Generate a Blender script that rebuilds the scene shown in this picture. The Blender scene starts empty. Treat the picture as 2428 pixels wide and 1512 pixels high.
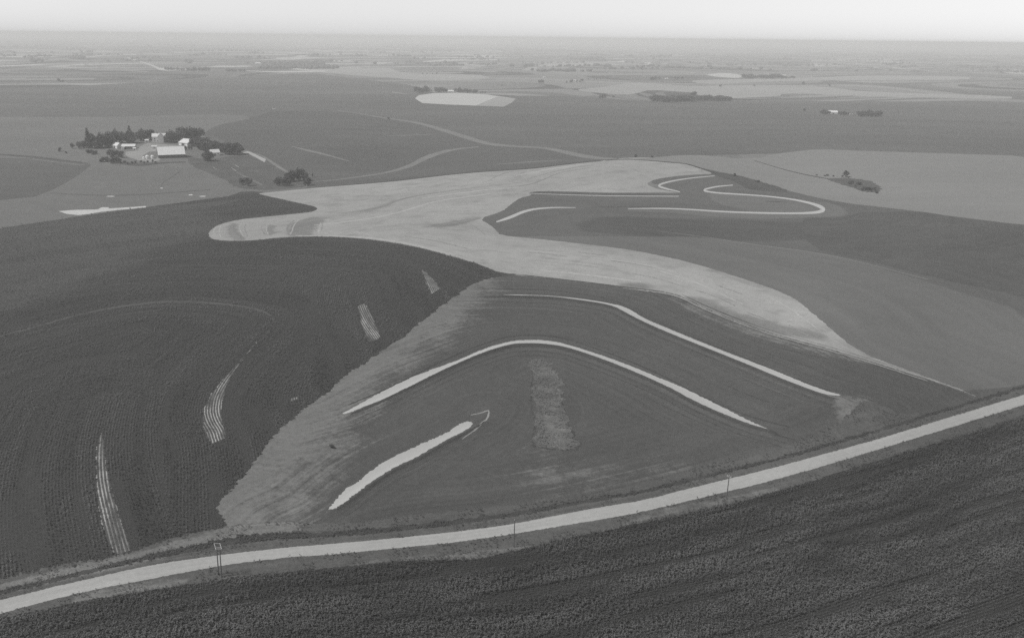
import bpy, bmesh, math, random
import numpy as np
from mathutils import Vector, Matrix, Euler
from mathutils.geometry import delaunay_2d_cdt

sc = bpy.context.scene
col = sc.collection
rad = math.radians
random.seed(7); RNG = np.random.default_rng(7)

# ------------------------------------------------------------------ camera
CAMH = 135.0; FPX = 2123.0; IW, IH = 2428.0, 1512.0; AX, AY = 1060.0, 756.0
PITCH = rad(17.5); ROLL = rad(0.65)
fwd = Vector((0, math.cos(PITCH), -math.sin(PITCH)))
right0 = Vector((1, 0, 0)); up0 = right0.cross(fwd)
cr, sr = math.cos(ROLL), math.sin(ROLL)
right = right0 * cr + up0 * sr
up = up0 * cr - right0 * sr
cam_d = bpy.data.cameras.new('camera'); cam = bpy.data.objects.new('camera', cam_d); col.objects.link(cam)
m = Matrix((right, up, -fwd)).transposed().to_4x4(); m.translation = Vector((0, 0, CAMH)); cam.matrix_world = m
cam_d.sensor_width = 36; cam_d.lens = 36 * FPX / IW
cam_d.shift_x = (IW / 2 - AX) / IW; cam_d.shift_y = 0
cam_d.clip_start = 1; cam_d.clip_end = 300000
sc.camera = cam

# ------------------------------------------------------------------ sky, sun, exposure
SUN_EL, SUN_AZ = rad(52), rad(-105)         # azimuth from +Y towards +X: the sun stands high on the left
w = bpy.data.worlds.new('World'); sc.world = w; w.use_nodes = True
nt = w.node_tree; nt.nodes.clear()
sky = nt.nodes.new('ShaderNodeTexSky'); sky.sky_type = 'NISHITA'; sky.sun_disc = False
sky.sun_elevation = SUN_EL; sky.sun_rotation = SUN_AZ; sky.dust_density = 0.35; sky.air_density = 1.0; sky.altitude = 0
bw = nt.nodes.new('ShaderNodeRGBToBW'); bg = nt.nodes.new('ShaderNodeBackground'); out = nt.nodes.new('ShaderNodeOutputWorld')
bg.inputs[1].default_value = 0.118
nt.links.new(sky.outputs[0], bw.inputs[0]); nt.links.new(bw.outputs[0], bg.inputs[0]); nt.links.new(bg.outputs[0], out.inputs[0])
sd = bpy.data.lights.new('sun', 'SUN'); sd.energy = 3.0; sd.angle = rad(6); sd.color = (1, 0.995, 0.98)
sun = bpy.data.objects.new('sun', sd); col.objects.link(sun)
sdir = Vector((math.sin(SUN_AZ) * math.cos(SUN_EL), math.cos(SUN_AZ) * math.cos(SUN_EL), math.sin(SUN_EL)))
sun.rotation_euler = sdir.to_track_quat('Z', 'Y').to_euler(); sun.location = (0, 0, 400)
sc.view_settings.view_transform = 'Standard'; sc.view_settings.look = 'None'
sc.view_settings.exposure = 0.15; sc.view_settings.gamma = 1.0
sc.cycles.volume_bounces = 4; sc.cycles.use_denoising = False; sc.cycles.max_bounces = 6

# ------------------------------------------------------------------ pixel rays
R3 = np.array(right); U3 = np.array(up); F3 = np.array(fwd)
def ray(px, py):
    px = np.asarray(px, float); py = np.asarray(py, float)
    return F3[None] + ((px - AX) / FPX)[:, None] * R3[None] - ((py - AY) / FPX)[:, None] * U3[None]

# ------------------------------------------------------------------ relief: control points (pixel x, y, height)
CP = [(75,1420,0),(373,1355,0),(700,1310,0),(1087,1275,0),(1422,1218,0),(1755,1145,0),(2047,1065,0),(2300,985,0),(2600,890,0),(-250,1510,0),
 (300,1500,.5),(1000,1480,.5),(1800,1400,.5),(2400,1300,1),(1200,1650,.5),(300,1650,.5),(2500,1500,1),
 (800,1195,1.6),(900,1122,1.6),(1000,1068,1.6),(1100,1008,1.6),(1150,985,1.6),
 (830,972,4),(962,908,4),(1087,858,4),(1213,812,4),(1291,812,4),(1422,845,4),(1583,912,4),(1740,985,4),(1820,1020,4),(1300,1000,1.5),(1500,1080,1.2),
 (1195,699,8),(1363,709,8),(1498,742,8),(1677,822,8),(1833,884,8),(1980,936,8),
 (1190,649,10),(1400,665,11),(1600,690,12),(1850,760,11),(2051,845,10),(2350,890,3),
 (1400,610,15),(1700,660,16),(1950,760,15),(1150,580,13),
 (1180,526,10),(1240,502,10),(1364,492,10),(1500,495,10.5),(1715,502,10.5),(1890,506,11),(1955,498,11),(1876,472,12),(1700,457,12),(1738,439,13),
 (1363,462,12.5),(1600,465,12.5),(1600,428,15),(1690,417,16),
 (1700,560,8),(1900,600,9),(2051,600,11),(2400,640,12),
 (1480,380,21),(1600,388,20),(1356,390,19),(1160,407,15),(960,429,9),(770,446,5),(615,459,3.5),
 (1100,470,13),(850,480,8),(700,515,7),(500,555,7),(960,575,12),
 (1060,606,12.5),(650,600,7),(300,600,4),(75,640,3),(-300,700,3),(400,712,6),(640,730,7),(500,960,5),(250,730,5),(75,775,5),(-200,850,4),
 (600,830,6.5),(880,770,8.5),(1022,670,11),(240,1080,3),(250,1200,2.5),(290,1310,1),(100,1200,2),(600,1120,2),(80,1000,3.5),(300,900,5),
 (1700,371,16),(1934,354,15),(2050,420,13),(2400,440,14),(1900,415,11),
 (140,500,-2),(240,495,-2),(340,490,-2),(75,470,0),(400,455,0),(520,440,1),(250,400,3),(404,370,5),(300,345,6),(560,370,4),(690,430,2),(630,385,3),
 (60,375,4),(-300,400,4),(1280,350,6),(1048,306,8),(920,281,9),(1414,374,9),(1004,376,4),(880,415,3),(760,365,9),(600,300,12),(300,275,11),
 (2250,480,12),(2500,500,12),(2400,560,12),(1500,360,9),(1800,300,10),(2200,300,9),(1200,280,10)]
def plane_pt(px, py, z):
    d = ray(px, py); t = (np.asarray(z, float) - CAMH) / d[:, 2]
    return d * t[:, None] + np.array([0, 0, CAMH])[None]
_c = np.array(CP, float); CPT = plane_pt(_c[:, 0], _c[:, 1], _c[:, 2])
def warp(xy):                                # compresses distance so that near and far control points weigh alike
    r = np.hypot(xy[:, 0], xy[:, 1]) + 1e-6
    k = np.log1p(r / 400.0) / r * 4
    return xy * k[:, None]
def tps_k(a, b):
    d2 = ((a[:, None, :] - b[None]) ** 2).sum(-1)
    return d2 * np.log(d2 + 1e-9)
_P = warp(CPT[:, :2]); _n = len(_P)
_A = np.zeros((_n + 3, _n + 3)); _A[:_n, :_n] = tps_k(_P, _P) + np.eye(_n) * 0.004
_A[:_n, _n] = 1; _A[:_n, _n + 1:] = _P; _A[_n, :_n] = 1; _A[_n + 1:, :_n] = _P.T
_W = np.linalg.solve(_A, np.concatenate([CPT[:, 2], [0, 0, 0]]))
WAV = [(RNG.uniform(0, 6.28), RNG.uniform(0, 6.28), l, a) for l, a in ((900, 2.2), (1300, 3.0), (2100, 4.5), (3400, 6), (5200, 7), (8000, 8))]
def H(x, y):
    x = np.asarray(x, float).ravel(); y = np.asarray(y, float).ravel(); o = np.empty(len(x))
    for i in range(0, len(x), 20000):
        X = np.stack([x[i:i + 20000], y[i:i + 20000]], 1); q = warp(X)
        h = tps_k(q, _P) @ _W[:_n] + _W[_n] + q @ _W[_n + 1:]
        r = np.hypot(X[:, 0], X[:, 1]); th = np.arctan2(X[:, 0], X[:, 1])
        k = np.clip((2300 - r) / 1000, 0, 1) * np.clip((rad(50) - np.abs(th)) / rad(12), 0, 1) * np.clip((r - 60) / 60, 0, 1)
        k = k * k * (3 - 2 * k)
        h = np.clip(h, -6, 26) * k
        roll = np.zeros(len(r))
        for ph, dr, l, a in WAV:
            f = np.clip((r - l * .9) / (l * 1.2), 0, 1)
            roll += f * a * np.sin((X[:, 0] * math.cos(dr) + X[:, 1] * math.sin(dr)) * 6.283 / l + ph)
        h = h + roll + np.clip((r - 1100) / 1500, 0, 1) * 4
        o[i:i + 20000] = h * np.clip((22000 - r) / 8000, 0, 1)
    return o
def cast(P):                                 # where the line of sight through each photo point meets the land
    P = np.asarray(P, float); d = ray(P[:, 0], P[:, 1]); d[:, 2] = np.minimum(d[:, 2], -0.0022)
    z = np.zeros(len(P))
    for _ in range(14):
        t = (z - CAMH) / d[:, 2]; hn = H(d[:, 0] * t, d[:, 1] * t); z = z + (hn - z) * 0.8
    t = (z - CAMH) / d[:, 2]
    return np.stack([d[:, 0] * t, d[:, 1] * t, z], 1)
def at(px, py):
    p = cast([(px, py)])[0]; return Vector(p)
def mpp(p):                                  # metres per photo pixel at a place
    return (Vector(p) - Vector((0, 0, CAMH))).dot(fwd) / FPX

# ------------------------------------------------------------------ polyline helpers
def dense(P, step, closed=False):
    P = np.asarray(P, float); Q = np.vstack([P, P[:1]]) if closed else P; o = []
    for a, b in zip(Q[:-1], Q[1:]):
        n = max(1, int(np.hypot(*(b - a)) / step)); s = np.arange(n)[:, None] / n; o.append(a + (b - a) * s)
    if not closed: o.append(Q[-1:])
    return np.vstack(o)
def smooth(P, closed=False, it=2):           # corner cutting, keeps the ends
    P = np.asarray(P, float)
    for _ in range(it):
        Q = np.vstack([P, P[:1]]) if closed else P
        a = Q[:-1] * .78 + Q[1:] * .22; b = Q[:-1] * .22 + Q[1:] * .78
        N = np.empty((2 * len(a), P.shape[1])); N[0::2] = a; N[1::2] = b
        P = N if closed else np.vstack([Q[:1], N[1:-1], Q[-1:]])
    return P
def ribbon(P, wd):                           # outline of a strip from its middle line and widths in photo px
    P = np.asarray(P, float); wd = np.ones(len(P)) * np.asarray(wd, float) / 2
    Q = smooth(np.column_stack([P, wd])); P, wd = Q[:, :2], Q[:, 2]
    T = np.gradient(P, axis=0); T /= np.linalg.norm(T, axis=1)[:, None] + 1e-9; N = np.stack([-T[:, 1], T[:, 0]], 1)
    return np.vstack([P + N * wd[:, None], (P - N * wd[:, None])[::-1]])
def seg_dist(XY, L):                         # distance, signed side, arclength, nearest point on a polyline
    best = np.full(len(XY), 1e18); sg = np.zeros(len(XY)); al = np.zeros(len(XY)); npt = np.zeros((len(XY), 2)); s0 = 0
    for a, b in zip(L[:-1], L[1:]):
        d = b - a; l = np.hypot(*d) + 1e-9; t = np.clip(((XY - a) @ d) / l ** 2, 0, 1)
        q = a + t[:, None] * d; v = XY - q; dd = (v ** 2).sum(1); m_ = dd < best
        best[m_] = dd[m_]; sg[m_] = np.sign(d[0] * v[m_, 1] - d[1] * v[m_, 0]); al[m_] = s0 + t[m_] * l; npt[m_] = q[m_]; s0 += l
    return np.sqrt(best), sg, al, npt
def inside(XY, Q):
    o = np.zeros(len(XY), bool); lo = Q.min(0); hi = Q.max(0)
    c = np.where((XY[:, 0] > lo[0]) & (XY[:, 0] < hi[0]) & (XY[:, 1] > lo[1]) & (XY[:, 1] < hi[1]))[0]
    if not len(c): return o
    X = XY[c]; r = np.zeros(len(c), bool)
    for (x1, y1), (x2, y2) in zip(Q, np.roll(Q, -1, 0)):
        if y1 == y2: continue
        k = ((y1 > X[:, 1]) != (y2 > X[:, 1])); r ^= k & (X[:, 0] < (x2 - x1) * (X[:, 1] - y1) / (y2 - y1) + x1)
    o[c] = r; return o

# ------------------------------------------------------------------ guide lines (rows and streaks run along these)
W2c = [(700,1015),(815,983),(836,972),(900,939),(962,908),(1025,879),(1087,858),(1150,830),(1213,812),(1260,810),(1291,811),(1338,818),(1422,845),(1504,877),(1583,912),(1645,946),(1708,977),(1770,1003),(1820,1020),(1900,1050)]
W3c = [(1080,702),(1191,699.4),(1307,702.5),(1363,709),(1426,718),(1465,727),(1498,741),(1526,760),(1583,784),(1677,822),(1771,859),(1833,884),(1896,910),(1955,932),(1997,938),(2100,975)]
W1c = [(700,1250),(783,1210),(830,1165),(880,1125),(950,1085),(1010,1057),(1075,1022),(1115,1005),(1150,985),(1163,965)]
ROADc = [(-300,1528),(-100,1468),(76,1421),(216,1387),(373,1355),(530,1329),(687,1311),(771,1305.5),(900,1294),(1088,1274.5),(1218,1256),(1423,1218.5),(1520,1203),(1677,1164),(1834,1126),(2047,1066),(2300,988),(2600,895)]
LOOP2 = [(1738,439),(1700,442),(1671,448.7),(1669,453),(1700,457.5),(1759,461),(1817,465),(1876,472),(1920,481),(1946,490),(1955,498),(1937,504),(1890,506),(1803,505),(1715,502),(1627,496),(1568,494),(1489,494.7)]
GUIDE = {
 'corn': [[(560,1420),(545,1300),(525,1040),(490,985),(500,930),(560,850),(620,800),(655,760),(642,737),(560,722),(400,712),(250,730),(75,775),(-200,850)],
          [(1150,645),(1050,595),(900,577),(700,568),(500,577),(300,600),(75,640),(-300,700)],
          [(290,1340),(262,1240),(240,1150),(236,1080),(242,1020),(262,950)],
          [(950,900),(903,806),(873,765),(853,722),(838,660)]],
 'mid': [W2c, W3c, W1c, [(860,1235),(1000,1208),(1150,1196),(1300,1170),(1500,1128),(1700,1078),(1850,1032),(2000,975)]],
 'road': [ROADc],
 'stub': [[(500,550),(750,512),(950,480),(1100,468),(1300,430),(1480,398),(1600,392)], [(1000,575),(1126,600),(1270,612),(1400,628),(1560,655),(1700,705),(1850,765),(2051,842)]],
 'bowl': [LOOP2, [(1177,526),(1238,502),(1312,492),(1365,492)], [(1186,560),(1422,585),(1634,622),(1770,665),(1888,712),(2051,842),(2400,1000)]],
}
GW = {k: [cast(smooth(np.array(L, float)))[:, :2] for L in v] for k, v in GUIDE.items()}

# ------------------------------------------------------------------ materials
MATS = {}
def nmat(name):
    m_ = bpy.data.materials.new(name); m_.use_nodes = True; t = m_.node_tree
    return m_, t, t.nodes['Principled BSDF']
def mnode(t, op, a, b=None, clamp=False):
    n = t.nodes.new('ShaderNodeMath'); n.operation = op; n.use_clamp = clamp
    for i, v in enumerate((a, b)):
        if v is None: continue
        if hasattr(v, 'links') or isinstance(v, bpy.types.NodeSocket): t.links.new(v, n.inputs[i])
        else: n.inputs[i].default_value = v
    return n.outputs[0]
def noise(t, vec, scale, det=3, rough=.55, dist=0):
    n = t.nodes.new('ShaderNodeTexNoise'); n.inputs['Scale'].default_value = scale; n.inputs['Detail'].default_value = det
    n.inputs['Roughness'].default_value = rough; n.inputs['Distortion'].default_value = dist
    t.links.new(vec, n.inputs['Vector']); return n.outputs['Fac']
def mapping(t, vec, scale):
    n = t.nodes.new('ShaderNodeMapping'); n.inputs['Scale'].default_value = scale; t.links.new(vec, n.inputs['Vector']); return n.outputs[0]
def mixv(t, f, a, b):
    n = t.nodes.new('ShaderNodeMix'); n.data_type = 'FLOAT'
    for s, v in ((n.inputs[0], f), (n.inputs[2], a), (n.inputs[3], b)):
        if isinstance(v, bpy.types.NodeSocket): t.links.new(v, s)
        else: s.default_value = v
    return n.outputs[0]
def sstep(t, v, lo, hi):
    n = t.nodes.new('ShaderNodeMapRange'); n.interpolation_type = 'SMOOTHSTEP'; t.links.new(v, n.inputs[0])
    n.inputs[1].default_value = lo; n.inputs[2].default_value = hi; return n.outputs[0]
def field_mat(key, base, second=None, streak=.25, blotch=.2, fine=.25, sw=.35, sl=.02, rows=None, cells=None, rough=.95, bump=.0, spread=.5, bs=.012):
    if key in MATS: return MATS[key]
    m_, t, b = nmat(key); L = t.links
    geo = t.nodes.new('ShaderNodeNewGeometry').outputs['Position']
    uv = t.nodes.new('ShaderNodeUVMap').outputs[0]
    big = noise(t, geo, bs, 3, .5); fin = noise(t, geo, .55, 3, .7); mid_ = noise(t, geo, .07, 4, .62, .4)
    st = noise(t, mapping(t, uv, (sw, sl, 1)), 1.0, 4, .65); st2 = noise(t, mapping(t, uv, (sw * .18, sl * .35, 1)), 1.0, 3, .6)
    v = base
    if second is not None:
        at_ = t.nodes.new('ShaderNodeAttribute'); at_.attribute_name = 'wt'
        f = mnode(t, 'ADD', at_.outputs['Fac'], mnode(t, 'MULTIPLY', mnode(t, 'SUBTRACT', mnode(t, 'ADD', mnode(t, 'MULTIPLY', st, .42), mnode(t, 'ADD', mnode(t, 'MULTIPLY', mid_, .36), mnode(t, 'MULTIPLY', fin, .22))), .5), spread * 3.2))
        f = mnode(t, 'MULTIPLY', sstep(t, f, .3, .75), sstep(t, at_.outputs['Fac'], .02, .3)); v = mixv(t, f, base, second)
    if rows:
        sp, soil, ra = rows[:3]
        x = t.nodes.new('ShaderNodeSeparateXYZ'); L.new(uv, x.inputs[0])
        wob = mnode(t, 'MULTIPLY', mnode(t, 'SUBTRACT', fin, .5), .35)
        s = mnode(t, 'SINE', mnode(t, 'MULTIPLY', mnode(t, 'ADD', x.outputs[0], wob), 6.28318 / sp))
        g = mnode(t, 'MULTIPLY', sstep(t, s, -.1, .9), mnode(t, 'MULTIPLY', sstep(t, st2, .3, .7), ra)); g = mnode(t, 'MULTIPLY', g, sstep(t, st, .26, .44)) if len(rows) > 3 else g; v = mixv(t, g, v, soil)
    if cells:
        sc_, amp = cells
        rt = t.nodes.new('ShaderNodeMapping'); rt.inputs['Rotation'].default_value = (0, 0, .21); rt.inputs['Scale'].default_value = (1 / sc_, .55 / sc_, 1); L.new(geo, rt.inputs['Vector'])
        ds = t.nodes.new('ShaderNodeVectorMath'); ds.operation = 'ADD'
        nn = t.nodes.new('ShaderNodeTexNoise'); nn.inputs['Scale'].default_value = .0014; L.new(geo, nn.inputs['Vector']); L.new(rt.outputs[0], ds.inputs[0]); L.new(nn.outputs['Color'], ds.inputs[1])
        vo = t.nodes.new('ShaderNodeTexVoronoi'); vo.distance = 'CHEBYCHEV'; vo.inputs['Scale'].default_value = 1; vo.inputs['Randomness'].default_value = .8; L.new(ds.outputs[0], vo.inputs['Vector'])
        sx = t.nodes.new('ShaderNodeSeparateColor'); L.new(vo.outputs['Color'], sx.inputs[0])
        pale = sstep(t, sx.outputs[0], .80, .86)
        v = mnode(t, 'MULTIPLY', v, mnode(t, 'ADD', 1 - amp * .5, mnode(t, 'MULTIPLY', sx.outputs[1], amp)))
        v = mnode(t, 'MULTIPLY', v, mnode(t, 'ADD', 1, mnode(t, 'MULTIPLY', pale, amp * .8)))
    def mod(v, n, a): return mnode(t, 'MULTIPLY', v, mnode(t, 'ADD', 1, mnode(t, 'MULTIPLY', mnode(t, 'SUBTRACT', n, .5), a * 2)))
    gr = noise(t, geo, 2.2, 2, .8)
    for n, a in ((big, blotch), (st, streak), (st2, streak * .6), (fin, fine), (mid_, blotch * .8), (gr, fine * .9)):
        if a: v = mod(v, n, a)
    cmb = t.nodes.new('ShaderNodeCombineColor'); 
    for i, k in enumerate((1.0, 1.0, .985)): L.new(mnode(t, 'MULTIPLY', v, k), cmb.inputs[i])
    L.new(cmb.outputs[0], b.inputs['Base Color']); b.inputs['Roughness'].default_value = rough; b.inputs['Specular IOR Level'].default_value = .1
    if bump:
        bp = t.nodes.new('ShaderNodeBump'); bp.inputs['Strength'].default_value = 1; bp.inputs['Distance'].default_value = bump
        L.new(mnode(t, 'ADD', mid_, mnode(t, 'MULTIPLY', fin, .5)), bp.inputs['Height']); L.new(bp.outputs[0], b.inputs['Normal'])
    MATS[key] = m_; return m_
def flat_mat(key, c, var=.15, rough=.7, scale=1.0, spec=.3, metal=0):
    if key in MATS: return MATS[key]
    m_, t, b = nmat(key); geo = t.nodes.new('ShaderNodeTexCoord').outputs['Object']
    n = noise(t, geo, scale, 4, .6); v = mnode(t, 'MULTIPLY', c, mnode(t, 'ADD', 1, mnode(t, 'MULTIPLY', mnode(t, 'SUBTRACT', n, .5), var * 2)))
    cmb = t.nodes.new('ShaderNodeCombineColor')
    for i in range(3): t.links.new(v, cmb.inputs[i])
    t.links.new(cmb.outputs[0], b.inputs['Base Color']); b.inputs['Roughness'].default_value = rough; b.inputs['Specular IOR Level'].default_value = spec; b.inputs['Metallic'].default_value = metal
    MATS[key] = m_; return m_

field_mat('land', .135, streak=.0, blotch=.3, fine=.15, cells=(640, 1.35), bs=.0016)
field_mat('hill_crop', .088, streak=.26, blotch=.16, fine=.18, sw=.035, sl=.005, bs=.003)
field_mat('far_crop', .098, streak=.34, blotch=.26, fine=.15, sw=.014, sl=.0016, bs=.003)
field_mat('pasture', .135, streak=.08, blotch=.22, fine=.22, bs=.006)
field_mat('feedlot', .085, streak=.05, blotch=.35, fine=.35, bs=.03)
field_mat('dark_grass', .068, streak=.10, blotch=.35, fine=.45, bs=.03, bump=.5)
field_mat('corn_left', .046, second=.075, streak=.22, blotch=.14, fine=.35, rows=(.98, .038, .75), sw=.22, sl=.012, spread=.2)
field_mat('corn_edge', .055, streak=.22, blotch=.14, fine=.35, sw=.22, sl=.012)
field_mat('corn_right', .032, streak=.3, blotch=.15, fine=.4, rows=(.98, .028, .8), sw=.4, sl=.03)
field_mat('row_water', .075, streak=.6, blotch=.4, fine=.6, rows=(.98, .29, 1.7, True), sw=1.0, sl=.10)
field_mat('midfield', .074, second=.150, streak=.34, blotch=.22, fine=.32, sw=.48, sl=.008, spread=.62)
field_mat('bank', .050, streak=.3, blotch=.3, fine=.4, sw=.5, sl=.02)
field_mat('stubble', .30, second=.17, streak=.36, blotch=.16, fine=.36, sw=.15, sl=.007, spread=.7)
field_mat('bowl', .100, second=.076, streak=.24, blotch=.14, fine=.16, sw=.07, sl=.005, spread=.05)
field_mat('stubble_light', .35, streak=.2, blotch=.15, fine=.3, sw=.26, sl=.011)
field_mat('stubble_band', .20, streak=.2, blotch=.15, fine=.3, sw=.16, sl=.011)
field_mat('crop_dark', .076, streak=.3, blotch=.3, fine=.3, sw=.3, sl=.03)
field_mat('bowl_pale', .126, streak=.22, blotch=.16, fine=.18, sw=.08, sl=.005)
field_mat('hay', .19, streak=.10, blotch=.12, fine=.12, sw=.05, sl=.004, bs=.004)
field_mat('hay_far', .28, streak=.10, blotch=.12, fine=.12, sw=.05, sl=.004, bs=.004)
field_mat('hay_bright', .42, streak=.05, blotch=.06, fine=.08)
field_mat('waterway', .165, streak=.3, blotch=.15, fine=.25)
field_mat('verge', .090, second=.150, streak=.38, blotch=.28, fine=.4, sw=.5, sl=.02, spread=.5)
field_mat('ditch', .052, streak=.3, blotch=.4, fine=.5, sw=.5, sl=.04, bump=.4)
field_mat('rough_patch', .115, streak=.1, blotch=.55, fine=.6, bs=.12, bump=.9)
field_mat('gravel', .335, streak=.2, blotch=.10, fine=.16, sw=1.1, sl=.010)
field_mat('dirt', .25, streak=.2, blotch=.15, fine=.2)
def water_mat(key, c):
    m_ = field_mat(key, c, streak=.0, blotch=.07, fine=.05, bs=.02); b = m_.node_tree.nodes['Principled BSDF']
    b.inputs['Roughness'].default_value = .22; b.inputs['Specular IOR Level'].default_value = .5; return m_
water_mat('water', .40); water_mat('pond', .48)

# ------------------------------------------------------------------ the fields, later ones lie on top of earlier ones
FIELDS = []
def F(name, mat, poly, rough=0, key=None, sm=1, label=None, grp=None, kind='structure', wts=None):
    FIELDS.append(dict(name=name, mat=mat, poly=np.array(poly, float), rough=rough, key=key, sm=sm, label=label, kind=kind, wts=wts))
STUB = [(609.7,458.7),(640,456),(711,449),(784.5,442.5),(870,436),(960,428),(1033,417.6),(1100,411),(1159.6,405.9),(1253,402),(1355.8,389),(1422.7,382.4),(1480,378.4),(1527.5,380.8),(1568,384.3),(1627,390),(1656,399),(1694,412),(1656,413.6),(1597.8,418),(1553.8,425.3),(1533.3,434),(1539,441.4),(1562.6,448.7),(1597.8,455.2),(1615,457),(1510,457),(1422,457),(1363,454.6),(1282,452.7),(1250,457),(1262,463),(1232.8,468.8),(1209,486.4),(1191.8,501),(1136,518.7),(1162.5,533.3),(1176,545),(1186,558.2),(1268,565.5),(1422.7,583),(1501,593),(1634,620.4),(1770.8,663.3),(1849,690.7),(1888,710),(1927,741.5),(1970,780.5),(2017,819.6),(2051,839),(2120,866),(2230,905),(2340,945),(2200,898),(2051,851),(1985.7,831.3),(1907.6,809.8),(1829.4,788.3),(1751.3,761),(1673,729.8),(1614.6,700.5),(1575.5,690),(1477.9,679),(1399.7,669.2),(1320,660),(1243.5,651.6),(1185,645.8),(1149.7,632),(1126.3,622.8),(1059.5,604.3),(1000.9,588),(942,576.4),(854.4,564.7),(766.5,560.3),(678.6,561.8),(590.7,570.6),(532,571.2),(499.9,566.2),(494,558.9),(497,547),(517.5,532.5),(561.4,521.4),(620,515),(678.6,509),(737.2,503.2),(751.8,497.3),(753.3,493),(737,487),(693.3,478.3),(664,471),(620,462.2)]
ROAD = [(-300,1510),(-100,1451),(76.5,1406),(216,1373),(373,1338.7),(529.8,1316.7),(686.6,1299.5),(770.6,1293),(899.5,1282),(1087.7,1261.8),(1218,1244.6),(1422.6,1203.8),(1520,1189.7),(1677,1149),(1833.8,1111.3),(2047,1053.3),(2300,976),(2600,886),(2600,908),(2300,1001),(2047,1078.4),(1833.8,1141),(1677,1178.7),(1520,1216.4),(1422.6,1233.6),(1218,1268),(1087.7,1287),(899.5,1305.8),(770.6,1318.3),(686.6,1323),(529.8,1341.8),(373,1371.6),(216,1401.4),(76.5,1436),(-100,1486),(-300,1548)]
CORNL_E = [(1197.4,652.4),(1160,661),(1119,674.3),(1081.4,699.4),(1025,740.2),(987.3,771.6),(962,793.5),(915,824.9),(868,859.4),(821,887.6),(783.4,925.3),(742.7,950.3),(711.3,975.4),(655,1025),(623.8,1069),(592.5,1112.9),(561,1147.4),(529.8,1178.7),(512,1203),(529.8,1225.8),(542.3,1247.7),(498.4,1257),(435.7,1266.6),(373,1285.4),(310,1304),(247.5,1320),(184.8,1329.3),(122,1341.8),(75,1352.8),(-100,1395),(-300,1450)]

# far country
F('far_field','far_crop',[(-700,215),(75,210),(400,192),(720,172),(830,185),(1000,205),(1060,235),(1300,225),(1500,240),(1750,240),(2050,240),(2600,245),(2800,300),(2500,420),(2050,360),(1500,372),(1400,385),(900,440),(600,460),(580,360),(-700,380)], 3)
F('hill_field','hill_crop',[(595,281),(650,262),(834,266),(916,281),(989,291),(1048,308),(1121,331),(1165,343),(1282,350),(1340,358),(1414,376),(1424,384),(1356,392),(1253,404),(1100,414),(960,432),(770,448),(740,440),(690,410),(640,384),(575,361),(540,340),(500,318),(513,296)], 1)
F('meadow','pasture',[(-600,277),(71,277.6),(264,277.6),(352,274.6),(440,272.6),(528,271.7),(580.8,274.6),(595.4,280),(572,286),(513,297),(480,318),(500,345),(560,360),(600,375),(690,430),(740,442),(680,455),(500,468),(200,520),(71,534),(-600,640)], 1, label='pale pasture round the farmstead')
F('feedlot','feedlot',[(440,372),(500,378),(560,368),(600,372),(660,398),(690,420),(740,442),(640,452),(560,446),(540,430),(500,412),(455,395)], 2)
F('crop_wedge','hill_crop',[(-500,372),(75,375),(140,379),(200,384),(218,391),(196,408),(160,432),(120,452),(75,470),(-500,520)], 1)
F('bowl_field','bowl',[(1130,515),(1186,480),(1210,466),(1240,450),(1363,450),(1600,450),(1530,430),(1600,412),(1694,406),(1803,430),(1861,450),(1949,472),(2050,488),(2500,525),(2800,640),(2800,900),(2400,985),(2051,845),(1888,716),(1634,628),(1186,565),(1160,545)], 1, 'bowl',
  wts=[([(1392.7,534),(1436.6,521),(1495,518.6),(1568,523),(1773.5,529.3),(1899.5,533.7),(1915,560),(1790,566),(1570,560),(1407,545)], 20, 1.0)])
F('pale_slope','bowl_pale',[(1186,562),(1260,560),(1400,560),(1500,561),(1673,561.8),(1790,581),(1907.6,595),(1990,610),(2051,624),(2500,760),(2500,1030),(2200,902),(2051,845),(1888,716),(1634,628),(1186,566)], 1, 'bowl')
F('far_slope_rim','bowl_pale',[(1680,457),(1720,460),(1803,465),(1876,471),(1900,472),(1930,478),(1965,480),(2000,494),(2014,507),(1995,513),(1900,516),(1780,520),(1650,510),(1570,503),(1489,500),(1489,496),(1627,499),(1720,504),(1800,506),(1690,480)], 1, 'bowl')
F('corn_block','crop_dark',[(1900,519),(1950,515),(2010,514),(2051,500),(2500,510),(2700,640),(2500,720),(2200,655),(2051,617),(1960,598),(1915,575),(1905,545)], 2, 'bowl', label='dark corn block')
F('meadow_base','hay',[(1600,380),(1700,375),(1790,376),(1940,358),(2500,380),(2700,440),(2700,560),(2300,520),(2050,480),(1949,466),(1867,448),(1800,427),(1744,410)], 0, label=None)
F('hay_field','hay',[(1480,377),(1551,374),(1612,368),(1671,368),(1744,375.5),(1788,382.8),(1861,401.9),(1920,416.5),(1964,425),(2008,426),(2050,424),(2500,452),(2700,480),(2700,560),(2050,487),(1949,471),(1867,452),(1800,431),(1744,414),(1686,403.5),(1627,389),(1568,382.5),(1527,379)], .6, label='pale hay meadow behind the crest')
F('hay_field','hay',[(1788,378.4),(1830,367),(1861.5,362.3),(1934.7,353.5),(2050,358),(2500,372),(2600,440),(2500,455),(2050,423),(2008,419.5),(1920,412),(1832,391.6)], .8, label='pale hay meadow at the right edge')
F('brush_patch','feedlot',[(1955,424),(2010,421),(2060,428),(2090,440),(2085,456),(2050,456),(2015,444),(1990,436)], 3)
F('ridge_grass','dark_grass',[(1656,397.5),(1694,408),(1744,414),(1803,430),(1861,448),(1870,457),(1803,451.7),(1773.5,449),(1744,431),(1700,417)], 2)
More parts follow.
